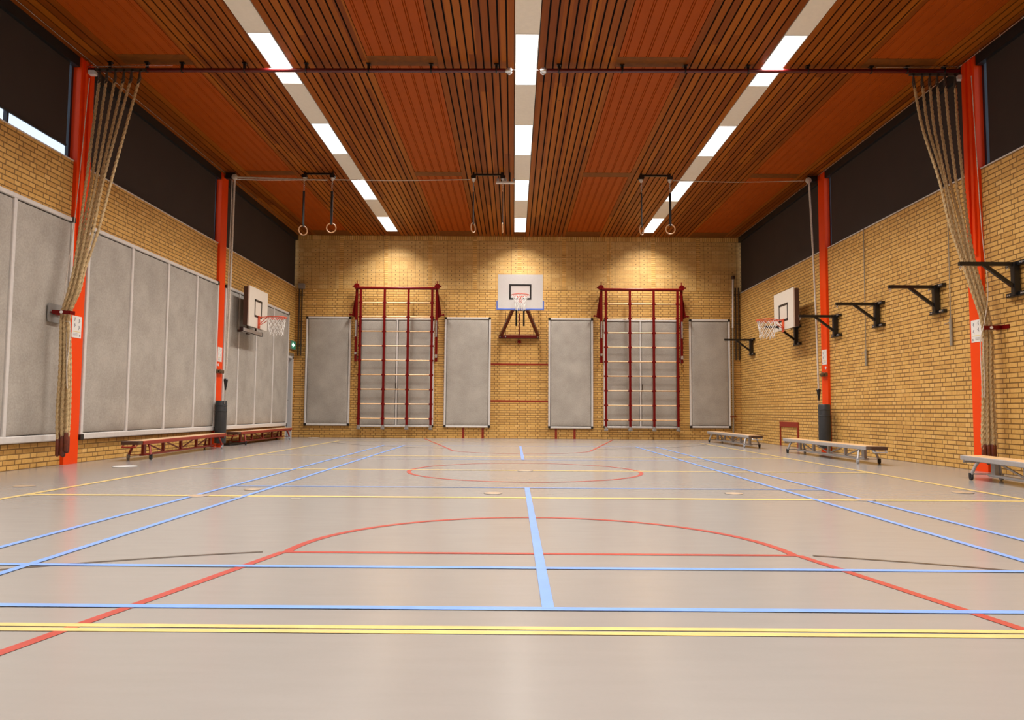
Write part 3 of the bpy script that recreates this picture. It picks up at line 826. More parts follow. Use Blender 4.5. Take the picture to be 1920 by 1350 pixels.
ad.bbox(xm-0.17, xm+0.17, Yb_+0.06, Yb_+0.15, 3.46, 3.58, r=0.02, axis='x')
ad.build('height_adjuster', M['black'], t)
pr = MB(); pr.cyl((xm-0.005, YB-0.06, 2.95), (xm-0.005, YB-0.06, 3.32), 0.014, 8); pr.cyl((xm-0.005, YB-0.06, 3.36), (xm-0.005, YB-0.06, 3.58), 0.018, 8); pr.tube([(xm-0.40, YB-0.03, 3.6), (xm-0.40, YB-0.03, 2.95)], 0.006, 6); pr.tube([(xm+0.40, YB-0.03, 3.6), (xm+0.40, YB-0.03, 2.95)], 0.006, 6)
pr.build('pull_rod', M['rail_red'], t)
bt = MB()
for x in (xm-0.40, xm-0.56, xm+0.52): bt.lathe([(0.02, -0.01), (0.02, 0.0)], (x, YB-0.10, 2.905), axis='y', n=12)
bt.build('bolt', M['steel'], t)
t = thing('star_handle', 'small dark red star shaped handle on the brick wall below the hoop support', 'handle', (0.155, YB, 2.76))
m = MB(); poly = []
for k in range(12):
    r = 0.075 if k % 2 == 0 else 0.042; poly.append((0.155+r*math.cos(PI*k/6+PI/6), YB-0.05, 2.765+r*0.8*math.sin(PI*k/6+PI/6)))
m.prism(poly, (0, 0.025, 0)); m.build('grip', M['darkred'], t)
MB().cyl((0.155, YB-0.03, 2.765), (0.155, YB, 2.765), 0.02, 10).build('shaft', M['darkred'], t)

def side_hoop(side):
    s = -1 if side == 'left' else 1
    X = XL if s < 0 else XR
    if s < 0: bx, y0, y1, z0, z1, ty0, ty1, tz0, tz1, rc = -5.88, 16.50, 17.74, 2.64, 3.54, 16.86, 17.35, 2.88, 3.29, (-5.47, 17.15, 2.90)
    else: bx, y0, y1, z0, z1, ty0, ty1, tz0, tz1, rc = 6.05, 16.13, 17.33, 2.645, 3.51, 16.46, 17.02, 2.83, 3.23, (5.68, 16.75, 2.86)
    t = thing('basketball_hoop', 'side basketball hoop with cream backboard on the %s wall' % side, 'basketball hoop', (X, (y0+y1)/2, z0), 0, 'side basketball hoops')
    a, b_ = (bx, bx-0.03) if s < 0 else (bx, bx+0.03)
    o = MB().bbox(min(a, b_), max(a, b_), y0, y1, z0, z1, r=0.008, axis='x').build('backboard', M['sideboard'], t)
    f = bx + (0.003 if s < 0 else -0.003); l = MB(); w = 0.05
    xa, xb = min(f, bx), max(f, bx)
    l.box(xa, xb, ty0, ty1, tz1-w, tz1); l.box(xa, xb, ty0, ty1, tz0, tz0+w); l.box(xa, xb, ty0, ty0+w, tz0, tz1); l.box(xa, xb, ty1-w, ty1, tz0, tz1)
    l.build('target_frame', M['boardblack'], o)
    # box frame between wall and board
    sp = MB(); xi = b_
    xj = xi + (-0.10 if s < 0 else 0.10); lo_, hi_ = min(xi, xj), max(xi, xj)
    for (ya, yb) in ((y0+0.01, y0+0.09), (y1-0.09, y1-0.01)): sp.box(lo_, hi_, ya, yb, z0+0.02, z1-0.02)
    for (za, zb) in ((z0+0.02, z0+0.10), (z1-0.10, z1-0.02)): sp.box(lo_, hi_, y0+0.09, y1-0.09, za, zb)
    ymm = y1-0.14
    for za in (z0+0.18, z1-0.22): sp.box(min(xj, X), max(xj, X), ymm-0.25, ymm-0.21, za, za+0.04); sp.box(min(xj, X), max(xj, X), ymm+0.06, ymm+0.10, za, za+0.04)
    for ya in (ymm-0.25, ymm+0.06): sp.box(lo_, hi_, ya, ya+0.04, z0+0.1, z1-0.1)
    sp.build('mounting_frame', M['brownrubber'], t)
    if s < 0:
        xa, xb = b_-0.14, b_-0.07
        q = MB(); q.box(xa, xb, y0-0.05, y1-0.02, z0-0.13, z0-0.045); q.build('lower_channel', M['alu'], t)
        q = MB()
        for yy in (y0-0.05, y1-0.02): q.box(xa-0.004, xb+0.004, yy-0.014, yy+0.014, z0-0.135, z0-0.035)
        q.box(xb-0.01, xb+0.005, y0-0.05, y1-0.02, z0-0.137, z0-0.122); q.build('channel_edge', M['black'], t)
        q = MB()
        for yy in (y0+0.3, y1-0.4): q.box(X+0.062, xa+0.01, yy, yy+0.05, z0-0.11, z0-0.06); q.box(xa+0.02, xb-0.02, yy, yy+0.05, z0-0.05, z0+0.03)
        q.build('channel_arm', M['brownrubber'], t)
    d_ = 1 if s < 0 else -1
    yc = rc[1]
    rm = MB(); rm.torus(rc, 0.228, 0.011)
    rm.torus((rc[0], rc[1], rc[2]-0.025), 0.224, 0.006, m=6)
    for q in (-1, 1):
        rm.tube([(bx+d_*0.01, yc+q*0.03, rc[2]-0.18), (rc[0]-d_*0.17, yc+q*0.15, rc[2]-0.01)], 0.008, 8)
        rm.tube([(bx+d_*0.01, yc+q*0.05, rc[2]), (rc[0]-d_*0.17, yc+q*0.15, rc[2])], 0.008, 8)
    xa, xb = min(bx, bx+d_*0.015), max(bx, bx+d_*0.015)
    rm.box(xa, xb, yc-0.06, yc+0.06, rc[2]-0.26, rc[2]+0.03)
    rm.build('rim', M['rim'], t)
    net_mesh(rc, 0.222, 0.38, 0.15).build('net', M['net'], t)
side_hoop('left'); side_hoop('right')

# ------------------------------------------------------------------ stripes painted / fixed on the walls
def bstripe(x0, x1, z0, z1, lab):
    tag(MB().box(x0, x1, YB-0.006, YB-0.0005, z0, z1).build('wall_stripe', M['benchred']), lab, 'stripe', 'dark red stripes on the back wall')
bstripe(-0.655, 0.985, 2.095, 2.145, 'upper dark red horizontal stripe on the bricks under the middle hoop')
bstripe(-0.655, 0.985, 1.045, 1.095, 'lower dark red horizontal stripe on the bricks under the middle hoop')
for x, lab in ((-1.425, 'dark red vertical stripe under the mat left of the hoop, left one'), (-0.87, 'dark red vertical stripe under the mat left of the hoop, right one'),
               (1.215, 'dark red vertical stripe under the mat right of the hoop, left one'), (1.745, 'dark red vertical stripe under the mat right of the hoop, right one')):
    bstripe(x-0.032, x+0.032, 0.0, 0.298, lab)
m = MB(); x0 = XR-0.02
m.box(x0, XR-0.0005, 17.13, 18.32, 0.455, 0.575); m.box(x0, XR-0.0005, 18.26, 18.32, 0.0, 0.455); m.box(x0, XR-0.0005, 17.13, 17.19, 0.0, 0.455)
tag(m.build('goal_frame', M['benchred']), 'small red goal shaped frame on the right brick wall, behind the benches', 'goal')

# ------------------------------------------------------------------ corner pipes, pole
def pipes(xs, z0, z1, lab, boxx=None):
    t = thing('drain_pipe', lab, 'pipe', (xs[0], YB, z0), 0, 'dark pipes in the back corners')
    for x in xs: MB().cyl((x, YB-0.04, z0), (x, YB-0.04, z1), 0.02, 12).build('pipe', M['pipe'], t)
    m = MB()
    for x in xs:
        for z in (z0+0.3, (z0+z1)/2, z1-0.2): m.box(x-0.03, x+0.03, YB-0.05, YB, z-0.012, z+0.012)
    m.build('clip', M['pipe'], t)
    if boxx is not None:
        MB().bbox(boxx-0.10, boxx+0.07, YB-0.11, YB-0.001, z1-0.02, z1+0.13, r=0.02, axis='y').build('junction_box', M['greybox'], t)
pipes([-6.18, -6.10], 2.33, 4.28, 'pair of dark vertical pipes with a grey box in the back left corner', -6.10)
pipes([6.36, 6.45], 2.28, 4.36, 'pair of dark vertical pipes in the back right corner')
t = thing('hook_pole', 'tall thin pale pole with dark cap standing against the back wall at right', 'pole', (6.26, YB-0.05, 0))
MB().cyl((6.27, YB-0.06, 3.2), (6.29, YB-0.06, 4.62), 0.026, 12).build('upper_shaft', M['alu'], t)
MB().cyl((6.245, YB-0.06, 0.03), (6.27, YB-0.06, 3.2), 0.022, 12).build('lower_shaft', M['greytube'], t)
MB().lathe([(0.03, 0), (0.055, 0.02), (0.055, 0.09), (0.02, 0.11)], (6.29, YB-0.06, 4.60), n=16).build('cap', M['brownrubber'], t)
m = MB(); m.bar((6.16, YB-0.07, 0.66), (6.36, YB-0.07, 0.66), 0.03); m.build('clamp', M['darkred'], t)

# ------------------------------------------------------------------ pull-up brackets on the right wall
def bracket(y, z, label):
    t = thing('wall_bracket', label, 'wall bracket', (XR, y, z-0.40), 0, 'black hinged steel brackets on the right wall')
    p = MB(); p.bbox(XR-0.10, XR-0.02, y-0.04, y+0.04, z-0.40, z+0.02, r=0.01); p.build('post', M['black'], t)
    q = MB()
    for zz, h in ((z+0.01, 0.055), (z-0.385, 0.055)): q.box(XR-0.06, XR-0.0005, y-0.19, y+0.19, zz-h/2, zz+h/2)
    q.build('mounting_bar', M['black'], t)
    b_ = MB()
    for zz in (z+0.01, z-0.385):
        for yy in (y-0.15, y-0.11, y+0.11, y+0.15): b_.lathe([(0.012, -0.012), (0.012, 0)], (XR-0.06, yy, zz), axis='x', n=8)
    b_.build('bolt', M['steel'], t)
    a = MB(); a.box(XR-0.78, XR-0.06, y-0.022, y+0.022, z-0.022, z+0.028); a.build('arm', M['black'], t)
    MB().bar((XR-0.46, y, z-0.01), (XR-0.07, y, z-0.30), 0.04, 0.045).build('brace', M['black'], t)
    e = MB(); e.torus((XR-0.755, y, z-0.045), 0.022, 0.005, axis='x', n=16, m=6); e.torus((XR-0.16, y, z-0.045), 0.018, 0.005, axis='x', n=16, m=6)
    e.build('eye', M['steel'], t)
    return t
bl = ['sixth from the front, farthest, beside the back corner', 'fifth from the front, in front of the right hoop', 'fourth from the front, crossing the far orange column', 'third from the front, between the orange columns', 'second from the front, left of the rope bundle', 'nearest one, cut by the right picture edge']
b0 = bracket(20.30, 2.755, 'black wall bracket, '+bl[0])
for (y, z), lab in zip([(17.05, 2.74), (14.97, 2.725), (13.24, 2.725), (11.37, 2.72), (9.55, 2.715)], bl[1:]):
    r = dup(b0, loc=(XR, y, z-0.40), label='black wall bracket, '+lab)

def blind_crank(y, z0, z1, lab):
    t = thing('blind_crank', lab, 'crank', (XR, y, z0), 0, 'hanging blind cranks on the right wall')
    MB().cyl((XR-0.03, y, z0), (XR-0.03, y, z1), 0.022, 12).build('grip', M['greytube'], t)
    MB().tube([(XR-0.03, y, z1), (XR-0.02, y, SR+0.01)], 0.008, 6).build('rod', M['greytube'], t)
    MB().bar((XR-0.03, y, z1-0.05), (XR-0.05, y+0.12, z1-0.07), 0.012).build('hook', M['steel'], t)
blind_crank(13.74, 1.66, 1.96, 'grey crank handle on a long rod, just left of the far right orange column')
blind_crank(11.05, 1.80, 2.20, 'grey crank handle on a long rod, left of the right rope bundle')

# ------------------------------------------------------------------ climbing ropes
def catmull(P, step):
    out = []; P = [Vector(p) for p in P]; Q = [2*P[0]-P[1]] + P + [2*P[-1]-P[-2]]
    for i in range(1, len(Q)-2):
        a, b_, c, d = Q[i-1:i+3]; n = max(2, int((c-b_).length/step))
        for k in range(n):
            t = k/n
            out.append(0.5*((2*b_)+(-a+c)*t+(2*a-5*b_+4*c-d)*t*t+(-a+3*b_-3*c+d)*t*t*t))
    out.append(P[-1]); return out
def twisted(pts, R, pitch=0.075, n=15, lobes=3, amp=0.24):
    m = MB(); N = len(pts); vs = []; u = Vector((1, 0, 0)); L = 0
    for i, p in enumerate(pts):
        d = (pts[min(i+1, N-1)]-pts[max(i-1, 0)]).normalized()
        u = (u-d*u.dot(d)).normalized(); w = d.cross(u)
        if i: L += (pts[i]-pts[i-1]).length
        ph = 2*PI*L/(pitch*lobes)
        for k in range(n):
            t = 2*PI*k/n; r = R*(1+amp*math.cos(lobes*(t-ph)))
            vs.append(p+(u*math.cos(t)+w*math.sin(t))*r)
    fs = [(i*n+k, i*n+(k+1) % n, (i+1)*n+(k+1) % n, (i+1)*n+k) for i in range(N-1) for k in range(n)]
    fs += [tuple(range(n))[::-1], tuple((N-1)*n+k for k in range(n))]
    m.add(vs, fs, True); return m
LZ = [5.47, 4.05, 3.29, 2.76, 2.42, 2.08, 1.71, 1.27, 0.68, 0.27]
LXs = [[-5.902, -6.019, -6.082, -6.133, -6.199, -6.28, -6.277, -6.27, -6.279, -6.252],
       [-5.803, -5.944, -6.038, -6.103, -6.169, -6.265, -6.255, -6.241, -6.25, -6.222],
       [-5.682, -5.877, -5.993, -6.073, -6.139, -6.235, -6.225, -6.211, -6.213, -6.193],
       [-5.561, -5.817, -5.948, -6.043, -6.110, -6.213, -6.203, -6.182, -6.176, -6.171],
       [-5.455, -5.772, -5.896, -6.014, -6.080, -6.183, -6.173, -6.152, -6.14, -6.142],
       [-5.334, -5.659, -5.821, -5.976, -6.050, -6.168, -6.151, -6.123, -6.11, -6.12]]
RZ = [5.48, 4.79, 4.0, 3.43, 2.86, 2.45, 2.05, 1.76, 1.33, 0.87, 0.45, 0.27]
RY = [10.36, 10.289, 10.205, 10.142, 10.08, 10.033, 10.0, 10.0, 10.0, 10.0, 10.0, 10.0]
RXs = [[5.652, 5.721, 5.888, 5.958, 6.084, 6.172, 6.266, 6.284, 6.262, 6.245, 6.223, 6.238],
       [5.773, 5.803, 5.954, 6.002, 6.113, 6.193, 6.287, 6.306, 6.29, 6.274, 6.258, 6.266],
       [5.879, 5.885, 5.976, 6.053, 6.149, 6.229, 6.309, 6.327, 6.312, 6.302, 6.294, 6.294],
       [5.985, 5.983, 6.035, 6.111, 6.185, 6.258, 6.33, 6.348, 6.34, 6.33, 6.329, 6.323],
       [6.098, 6.095, 6.116, 6.155, 6.214, 6.287, 6.352, 6.377, 6.361, 6.359, 6.364, 6.351],
       [6.242, 6.215, 6.212, 6.214, 6.25, 6.316, 6.38, 6.398, 6.39, 6.394, 6.40, 6.379]]
CAMZ = 0.79
ordn = ['outermost, hanging nearest the column at the top', 'second out from the column', 'third out from the column', 'fourth out from the column', 'fifth out from the column', 'reaching farthest into the room at the top']
def climbing_rope(pts, label, grp, R=0.0175, k=0):
    t = thing('climbing_rope', label, 'rope', pts[-1], 0, grp)
    P = catmull(pts, 0.014)
    MBr = twisted(P, R); MBr.build('rope', M['rope'], t)
    top = P[:8]; MB().tube([top[0]+Vector((0, 0, 0.10)), top[0], top[3], top[7]], [0.012, 0.022, 0.022, 0.020], 10).build('sleeve', M['sleeve'], t)
    e = P[-1]; q = 0.02*((k*37) % 5)
    MB().tube([e+Vector((0, 0, 0.12)), e+Vector((0, 0, 0.10)), e, e+Vector((0, 0, -0.09-q*0.5)), e+Vector((0, 0, -0.11-q*0.5))], [0.018, 0.026, 0.028, 0.026, 0.012], 12).build('leather_end', M['leather'], t)
    return t
for i in range(6):
    pts = []
    for j, z in enumerate(LZ):
        f_ = min(1, (5.47-z)/3.1); Yt = 10.565-0.565*f_ ; off = (0.028 if i % 2 else -0.028)*f_
        s_ = (Yt+off)/10.33
        zb = (0.045*((i*5) % 3)-0.03 if j == len(LZ)-1 else 0)
        pts.append((LXs[i][j]*s_, Yt+off, CAMZ+(z-CAMZ)*s_+zb))
    climbing_rope(pts, 'thick hemp climbing rope of the left bundle, '+ordn[i], 'climbing ropes gathered at the left column', k=i)
for i in range(6):
    pts = []
    for j, z in enumerate(RZ):
        f_ = min(1, j/6); off = (0.026 if i % 2 else -0.026)*f_; Yt = RY[j]+0.205*(1-f_)+off; s_ = Yt/RY[j]
        pts.append((RXs[i][j]*s_, Yt, CAMZ+(z-CAMZ)*s_))
    climbing_rope(pts, 'thick hemp climbing rope of the right bundle, '+ordn[5-i], 'climbing ropes gathered at the right column', k=i)
# clamps holding the bundles
t = thing('rope_clamp', 'dark red clamp bar holding the left rope bundle to the grey plate', 'clamp', (-6.2, 10.1, 2.06))
MB().bbox(XL+0.085, XL+0.10, 9.90, 10.20, 1.94, 2.19, r=0.03, axis='x').build('plate', M['greyplate'], t)
m = MB(); m.box(XL+0.10, XL+0.12, 10.00, 10.13, 2.045, 2.10); m.bar((-6.19, 10.02, 2.07), (-6.17, 9.93, 2.07), 0.05, 0.012); m.bar((-6.16, 9.915, 2.07), (-5.93, 9.915, 2.06), 0.012, 0.05)
m.bar((-5.93, 9.915, 2.06), (-5.90, 9.99, 2.06), 0.012, 0.05)
m.build('bar', M['darkred'], t)
MB().lathe([(0.02, -0.012), (0.02, 0.0)], (-6.03, 9.908, 2.065), axis='y', n=14).build('bolt', M['whitecap'], t)
t = thing('rope_clamp', 'dark red clamp bar holding the right rope bundle to the brick wall', 'clamp', (6.4, 10.0, 1.94))
m = MB(); m.bar((6.24, 9.905, 1.93), (6.43, 9.905, 1.94), 0.012, 0.055); m.bar((6.43, 9.905, 1.94), (XR-0.01, 9.93, 1.94), 0.012, 0.055); m.box(XR-0.015, XR-0.001, 9.78, 10.05, 1.915, 1.97)
m.build('bar', M['darkred'], t)
MB().lathe([(0.018, -0.012), (0.018, 0.0)], (6.33, 9.898, 1.935), axis='y', n=14).build('bolt', M['whitecap'], t)
# thin pull cords beside the bundles
tag(MB().tube(catmull([(-6.10, 10.42, 5.5), (-6.17, 10.36, 3.6), (-6.08, 10.02, 2.1), (-5.93, 9.95, 1.9), (-5.95, 9.95, 1.3), (-5.93, 9.95, 1.05), (-5.95, 9.95, 1.32), (-5.99, 9.97, 1.9)], 0.05), 0.006, 6).build('pull_cord', M['cord']), 'thin pale pull cord looped beside the left rope bundle', 'cord')
tag(MB().tube(catmull([(6.36, 10.18, 5.5), (6.40, 10.14, 3.4), (6.40, 10.05, 2.5), (6.26, 9.93, 2.0), (6.20, 9.93, 1.75), (6.20, 9.93, 1.2), (6.21, 9.93, 1.02), (6.235, 9.93, 1.1), (6.235, 9.93, 1.8)], 0.05), 0.006, 6).build('pull_cord', M['cord']), 'thin pale pull cord looped beside the right rope bundle', 'cord')

# ------------------------------------------------------------------ rope rail under the ceiling
def rope_rail(x0, x1, hangers, label, s):
    t = thing('rope_rail', label, 'rail', ((x0+x1)/2, 10.60, 5.71), 0, 'dark red rope rails under the ceiling')
    zr = lambda x: 5.735 + 0.028*(x-XC)/6.3
    MB().tube([(x0, 10.60, zr(x0)), (x1, 10.60, zr(x1))], 0.030, 14).build('pipe', M['rail_red'], t)
    for x in hangers:
        m = MB(); m.box(x-0.018, x+0.018, 10.585, 10.615, zr(x)+0.02, ZC-0.002); m.torus((x, 10.60, zr(x)), 0.034, 0.010, axis='x', n=18, m=6); m.box(x-0.03, x+0.03, 10.57, 10.63, ZC-0.02, ZC-0.002)
        m.build('hanger', M['black'], t)
    xe = x1 if s < 0 else x0; q = 1 if s < 0 else -1
    m = MB(); m.lathe([(0.028, -0.05), (0.042, -0.02), (0.042, 0.03), (0.02, 0.05)], (xe, 10.60, zr(xe)), axis='x', n=16); m.torus((xe+q*0.01, 10.60, zr(xe)-0.03), 0.03, 0.008, axis='y', n=16, m=6)
    m.build('end_pulley', M['steel'], t)
    xa, xb = (x0, x0+1.25) if s < 0 else (x1-1.25, x1)
    MB().tube([(xa, 10.56, zr(xa)+0.035), (xb, 10.56, zr(xb)+0.05)], 0.005, 6).build('wire', M['steel'], t)
    # carriage from which the ropes hang
    xa, xb = (-6.10, -5.38) if s < 0 else (5.70, 6.42)
    m = MB(); m.box(xa, xb, 10.555, 10.575, 5.675, 5.715)
    m.build('carriage', M['sleeve'], t)
    w = MB()
    n = 6
    for k in range(n):
        x = xa+0.06+(xb-xa-0.12)*k/(n-1); w.lathe([(0.02, -0.012), (0.02, 0.012)], (x, 10.565, 5.69), axis='y', n=12)
    w.build('roller', M['black'], t)
    xe = -6.15 if s < 0 else 6.445
    MB().bbox(xe-0.05, xe+0.05, 10.54, 10.62, 5.62, 5.68, r=0.012, axis='y').build('stop_block', M['alu'], t)
rope_rail(-6.23, -0.10, [-5.91, -5.37, -4.86, -3.95, -3.05, -2.14, -1.23, -0.28], 'dark red rope rail under the ceiling, left half', -1)
rope_rail(0.41, 6.48, [0.63, 1.55, 2.47, 3.38, 4.25, 5.17, 5.69, 6.23], 'dark red rope rail under the ceiling, right half', 1)
tag(MB().tube([(-0.03, 10.60, 5.745), (0.34, 10.60, 5.745)], 0.003, 6).build('steel_cable', M['steel']), 'thin steel cable spanning the gap between the two rope rails', 'cable')

# ------------------------------------------------------------------ gymnastic rings
ZRG = 5.785
def hanger_bar(x0, x1, lab):
    t = thing('ring_mount', lab, 'ring mount', ((x0+x1)/2, 15.6, 5.69), 0, 'black ring mounts under the ceiling')
    MB().box(x0, x1, 15.585, 15.615, ZRG-0.02, ZRG+0.02).build('crossbar', M['black'], t)
    for x in (x0, x1):
        m = MB(); m.bbox(x-0.055, x+0.055, 15.55, 15.65, 5.695, 5.765, r=0.02, axis='y'); m.box(x-0.02, x+0.02, 15.58, 15.62, 5.76, ZC-0.002)
        m.build('bearing', M['black'], t)
        MB().lathe([(0.045, 0.0), (0.03, -0.05)], (x, 15.6, 5.695), n=14).build('swivel', M['alu'], t)
hanger_bar(-4.46, -3.865, 'black ring mount over the left pair of rings')
hanger_bar(-0.877, -0.255, 'black ring mount over the middle rings, left of the middle lights')
hanger_bar(2.675, 3.283, 'black ring mount over the right pair of rings')
def ring(x, zc, yaw, lab, strap_yaw=0.0):
    t = thing('gymnastic_ring', lab, 'gymnastic ring', (x, 15.6, zc-0.11), 0, 'wooden rings hanging from the ceiling')
    # chain
    ch = MB(); z = 5.645; k = 0
    while z > 5.41:
        ch.torus((x, 15.6, z), 0.014, 0.004, axis='x' if k % 2 else 'y', n=10, m=5); z -= 0.024; k += 1
    ch.build('chain', M['steel'], t)
    c, s = math.cos(strap_yaw), math.sin(strap_yaw); w = 0.024
    m = MB(); mt = Matrix.Translation((x, 15.6, 0)) @ Matrix.Rotation(strap_yaw, 4, 'Z')
    m.box(-w, w, -0.008, 0.008, zc+0.10, 5.41, mtx=mt); m.box(-w*0.7, w*0.7, -0.022, 0.022, zc+0.075, zc+0.125, mtx=mt)
    m.build('strap', M['strap'], t)
    R = 0.098; mt = Matrix.Translation((x, 15.6, zc)) @ Matrix.Rotation(yaw, 4, 'Z')
    pts = [mt @ Vector((R*math.cos(2*PI*k/36), 0, R*math.sin(2*PI*k/36))) for k in range(36)]
    MB().tube(pts, 0.013, 10, closed=True).build('ring', M['ringwood'], t)
ring(-4.471, 4.563, math.radians(45), 'wooden ring on black strap, outer one of the left pair', math.radians(60))
ring(-3.874, 4.619, math.radians(5), 'wooden ring on black strap, inner one of the left pair', 0)
ring(-0.877, 4.644, math.radians(65), 'wooden ring on black strap, left of the middle lights, turned sideways', math.radians(75))
ring(-0.255, 4.644, math.radians(88), 'wooden ring seen edge on, nearest the middle light strip', math.radians(88))
ring(2.682, 4.614, math.radians(55), 'wooden ring on black strap, inner one of the right pair', math.radians(60))
ring(3.288, 4.634, math.radians(3), 'wooden ring on black strap, outer one of the right pair', math.radians(20))
t = thing('cable_guide', 'white metal cable guide beside the middle light strip, by the rings', 'guide', (-0.12, 15.6, 5.56))
MB().box(-0.40, 0.0, 15.56, 15.64, 5.60, 5.63).build('rail', M['alu'], t)
m = MB()
for x in (-0.36, -0.2, -0.02): m.lathe([(0.03, -0.02), (0.03, 0.02)], (x, 15.55, 5.66), axis='y', n=14)
m.build('wheel', M['greybox'], t)
m = MB(); m.box(-0.30, -0.27, 15.58, 15.62, 5.63, ZC-0.002); m.box(-0.12, -0.09, 15.58, 15.62, 5.63, ZC-0.002); m.build('post', M['black'], t)
# cords
def cord(pts, r, lab, mat='cord', name='braided_cord'):
    tag(twisted(catmull(pts, 0.03), r, pitch=0.05, n=8, amp=0.12).build(name, M[mat]), lab, 'cord')
cord([(-5.95, 15.64, 5.715), (-5.2, 15.64, 5.695), (-4.53, 15.64, 5.682)], 0.018, 'upper thick white cord from the far left column to the left rings')
cord([(-5.95, 15.63, 5.668), (-5.2, 15.63, 5.655), (-4.40, 15.56, 5.645), (-3.97, 15.56, 5.640)], 0.014, 'lower white cord from the far left column to the left rings')
cord([(-3.80, 15.54, 5.640), (-2.65, 15.60, 5.650), (-1.53, 15.60, 5.668), (-0.95, 15.60, 5.680)], 0.010, 'thin white cord between the left rings and the middle rings')
cord([(3.35, 15.62, 5.69), (4.7, 15.62, 5.665), (6.13, 15.62, 5.70)], 0.007, 'thin white cord from the right rings to the far right column')
cord([(-5.94, 15.58, 5.66), (-5.95, 15.58, 4.33), (-5.965, 15.58, 3.07), (-5.99, 15.58, 1.61)], 0.021, 'white braided rope hanging in front of the far left column', name='hanging_rope')
cord([(-5.985, 15.56, 5.62), (-5.99, 15.56, 4.33), (-6.00, 15.56, 3.07), (-6.01, 15.56, 2.2)], 0.012, 'thinner white rope hanging close behind the braided one on the left', name='hanging_rope')
cord([(6.19, 15.50, 5.66), (6.23, 15.48, 4.32), (6.26, 15.46, 3.02), (6.28, 15.44, 1.28)], 0.019, 'white braided rope hanging in front of the far right column', name='hanging_rope')
for s, x, xc in (('left', -5.93, -6.25), ('right', 6.20, 6.45)):
    t = thing('pulley', 'pale pulley wheel at the top of the far %s column' % s, 'pulley', (x, 15.68, 5.69), 0, 'pulleys of the ring cords')
    MB().lathe([(0.05, -0.02), (0.062, -0.012), (0.05, 0.0), (0.062, 0.012), (0.05, 0.02)], (x, 15.55, 5.69), axis='y', n=22).build('wheel', M['cord'], t)
    m = MB(); q = -1 if s == 'left' else 1
    m.bbox(min(x, x+q*0.2), max(x, x+q*0.2), 15.57, 15.65, 5.66, 5.80, r=0.02, axis='x'); m.bar((x+q*0.15, 15.61, 5.76), (xc, 15.87, 5.78), 0.05)
    m.build('bracket', M['black'], t)
# counterweights and pads at the far columns
def weight(x, y, z, lab):
    t = thing('rope_weight', lab, 'weight', (x, y, z-0.22), 0, 'black tension grips on the hanging ropes')
    MB().lathe([(0.012, -0.22), (0.030, -0.10), (0.042, -0.02), (0.045, 0.0), (0.03, 0.02)], (x, y, z), n=16).build('grip', M['black'], t)
    MB().tube([(x, y, z-0.22), (x-0.01, y, 0.9)], 0.007, 6).build('cable', M['steel'], t)
weight(-5.99, 15.58, 1.40, 'black tension grip under the white rope at the far left column')
weight(6.28, 15.44, 1.265, 'black tension grip under the white rope at the far right column')
def colpad(x, y, r, lab):
    t = thing('column_pad', lab, 'pad', (x, y, 0.08), 0, 'charcoal pads around the winch posts')
    MB().lathe([(r*0.97, 0.08), (r, 0.10), (r, 0.94), (r*0.9, 0.965)], (x, y, 0), n=28).build('padding', M['pad'], t)
    m = MB()
    for z in (0.2, 0.74, 0.86): m.torus((x, y, z), r+0.001, 0.008, n=28, m=6)
    m.build('strap', M['pad'], t)
    MB().lathe([(0.07, 0.0), (0.07, 0.08)], (x, y, 0), n=16).build('post', M['orange'], t)
colpad(-6.10, 15.66, 0.115, 'charcoal round pad at the foot of the far left orange column')
colpad(6.30, 15.23, 0.118, 'charcoal round pad at the foot of the far right orange column')
for s, x, y0, y1 in (('left', -6.25, 15.66, 16.00), ('right', 6.45, 15.38, 15.62)):
    q = 1 if s == 'left' else -1
    t = thing('cord_cleat', 'bronze coloured cleat on the far %s column below the instruction sheet' % s, 'cleat', (x, (y0+y1)/2, 1.55), 0, 'cleats on the far columns')
    MB().bbox(min(x, x+q*0.06), max(x, x+q*0.06), y0, y1, 1.54, 1.62, r=0.02, axis='y').build('plate', M['bronze'], t)
    MB().lathe([(0.02, 0.0), (0.045, 0.02), (0.045, 0.05), (0.02, 0.07)], (x+q*0.06 - (0.07 if q < 0 else 0), y0+0.05, 1.58), axis='x', n=14).build('knob', M['bronze'], t)
    disc_ = MB().lathe([(0.03, 0.0), (0.03, 0.006)], (x if q > 0 else x-0.006, (y0+y1)/2-0.03, 1.72), axis='x', n=16).build('sticker', M['whitecap'], t)

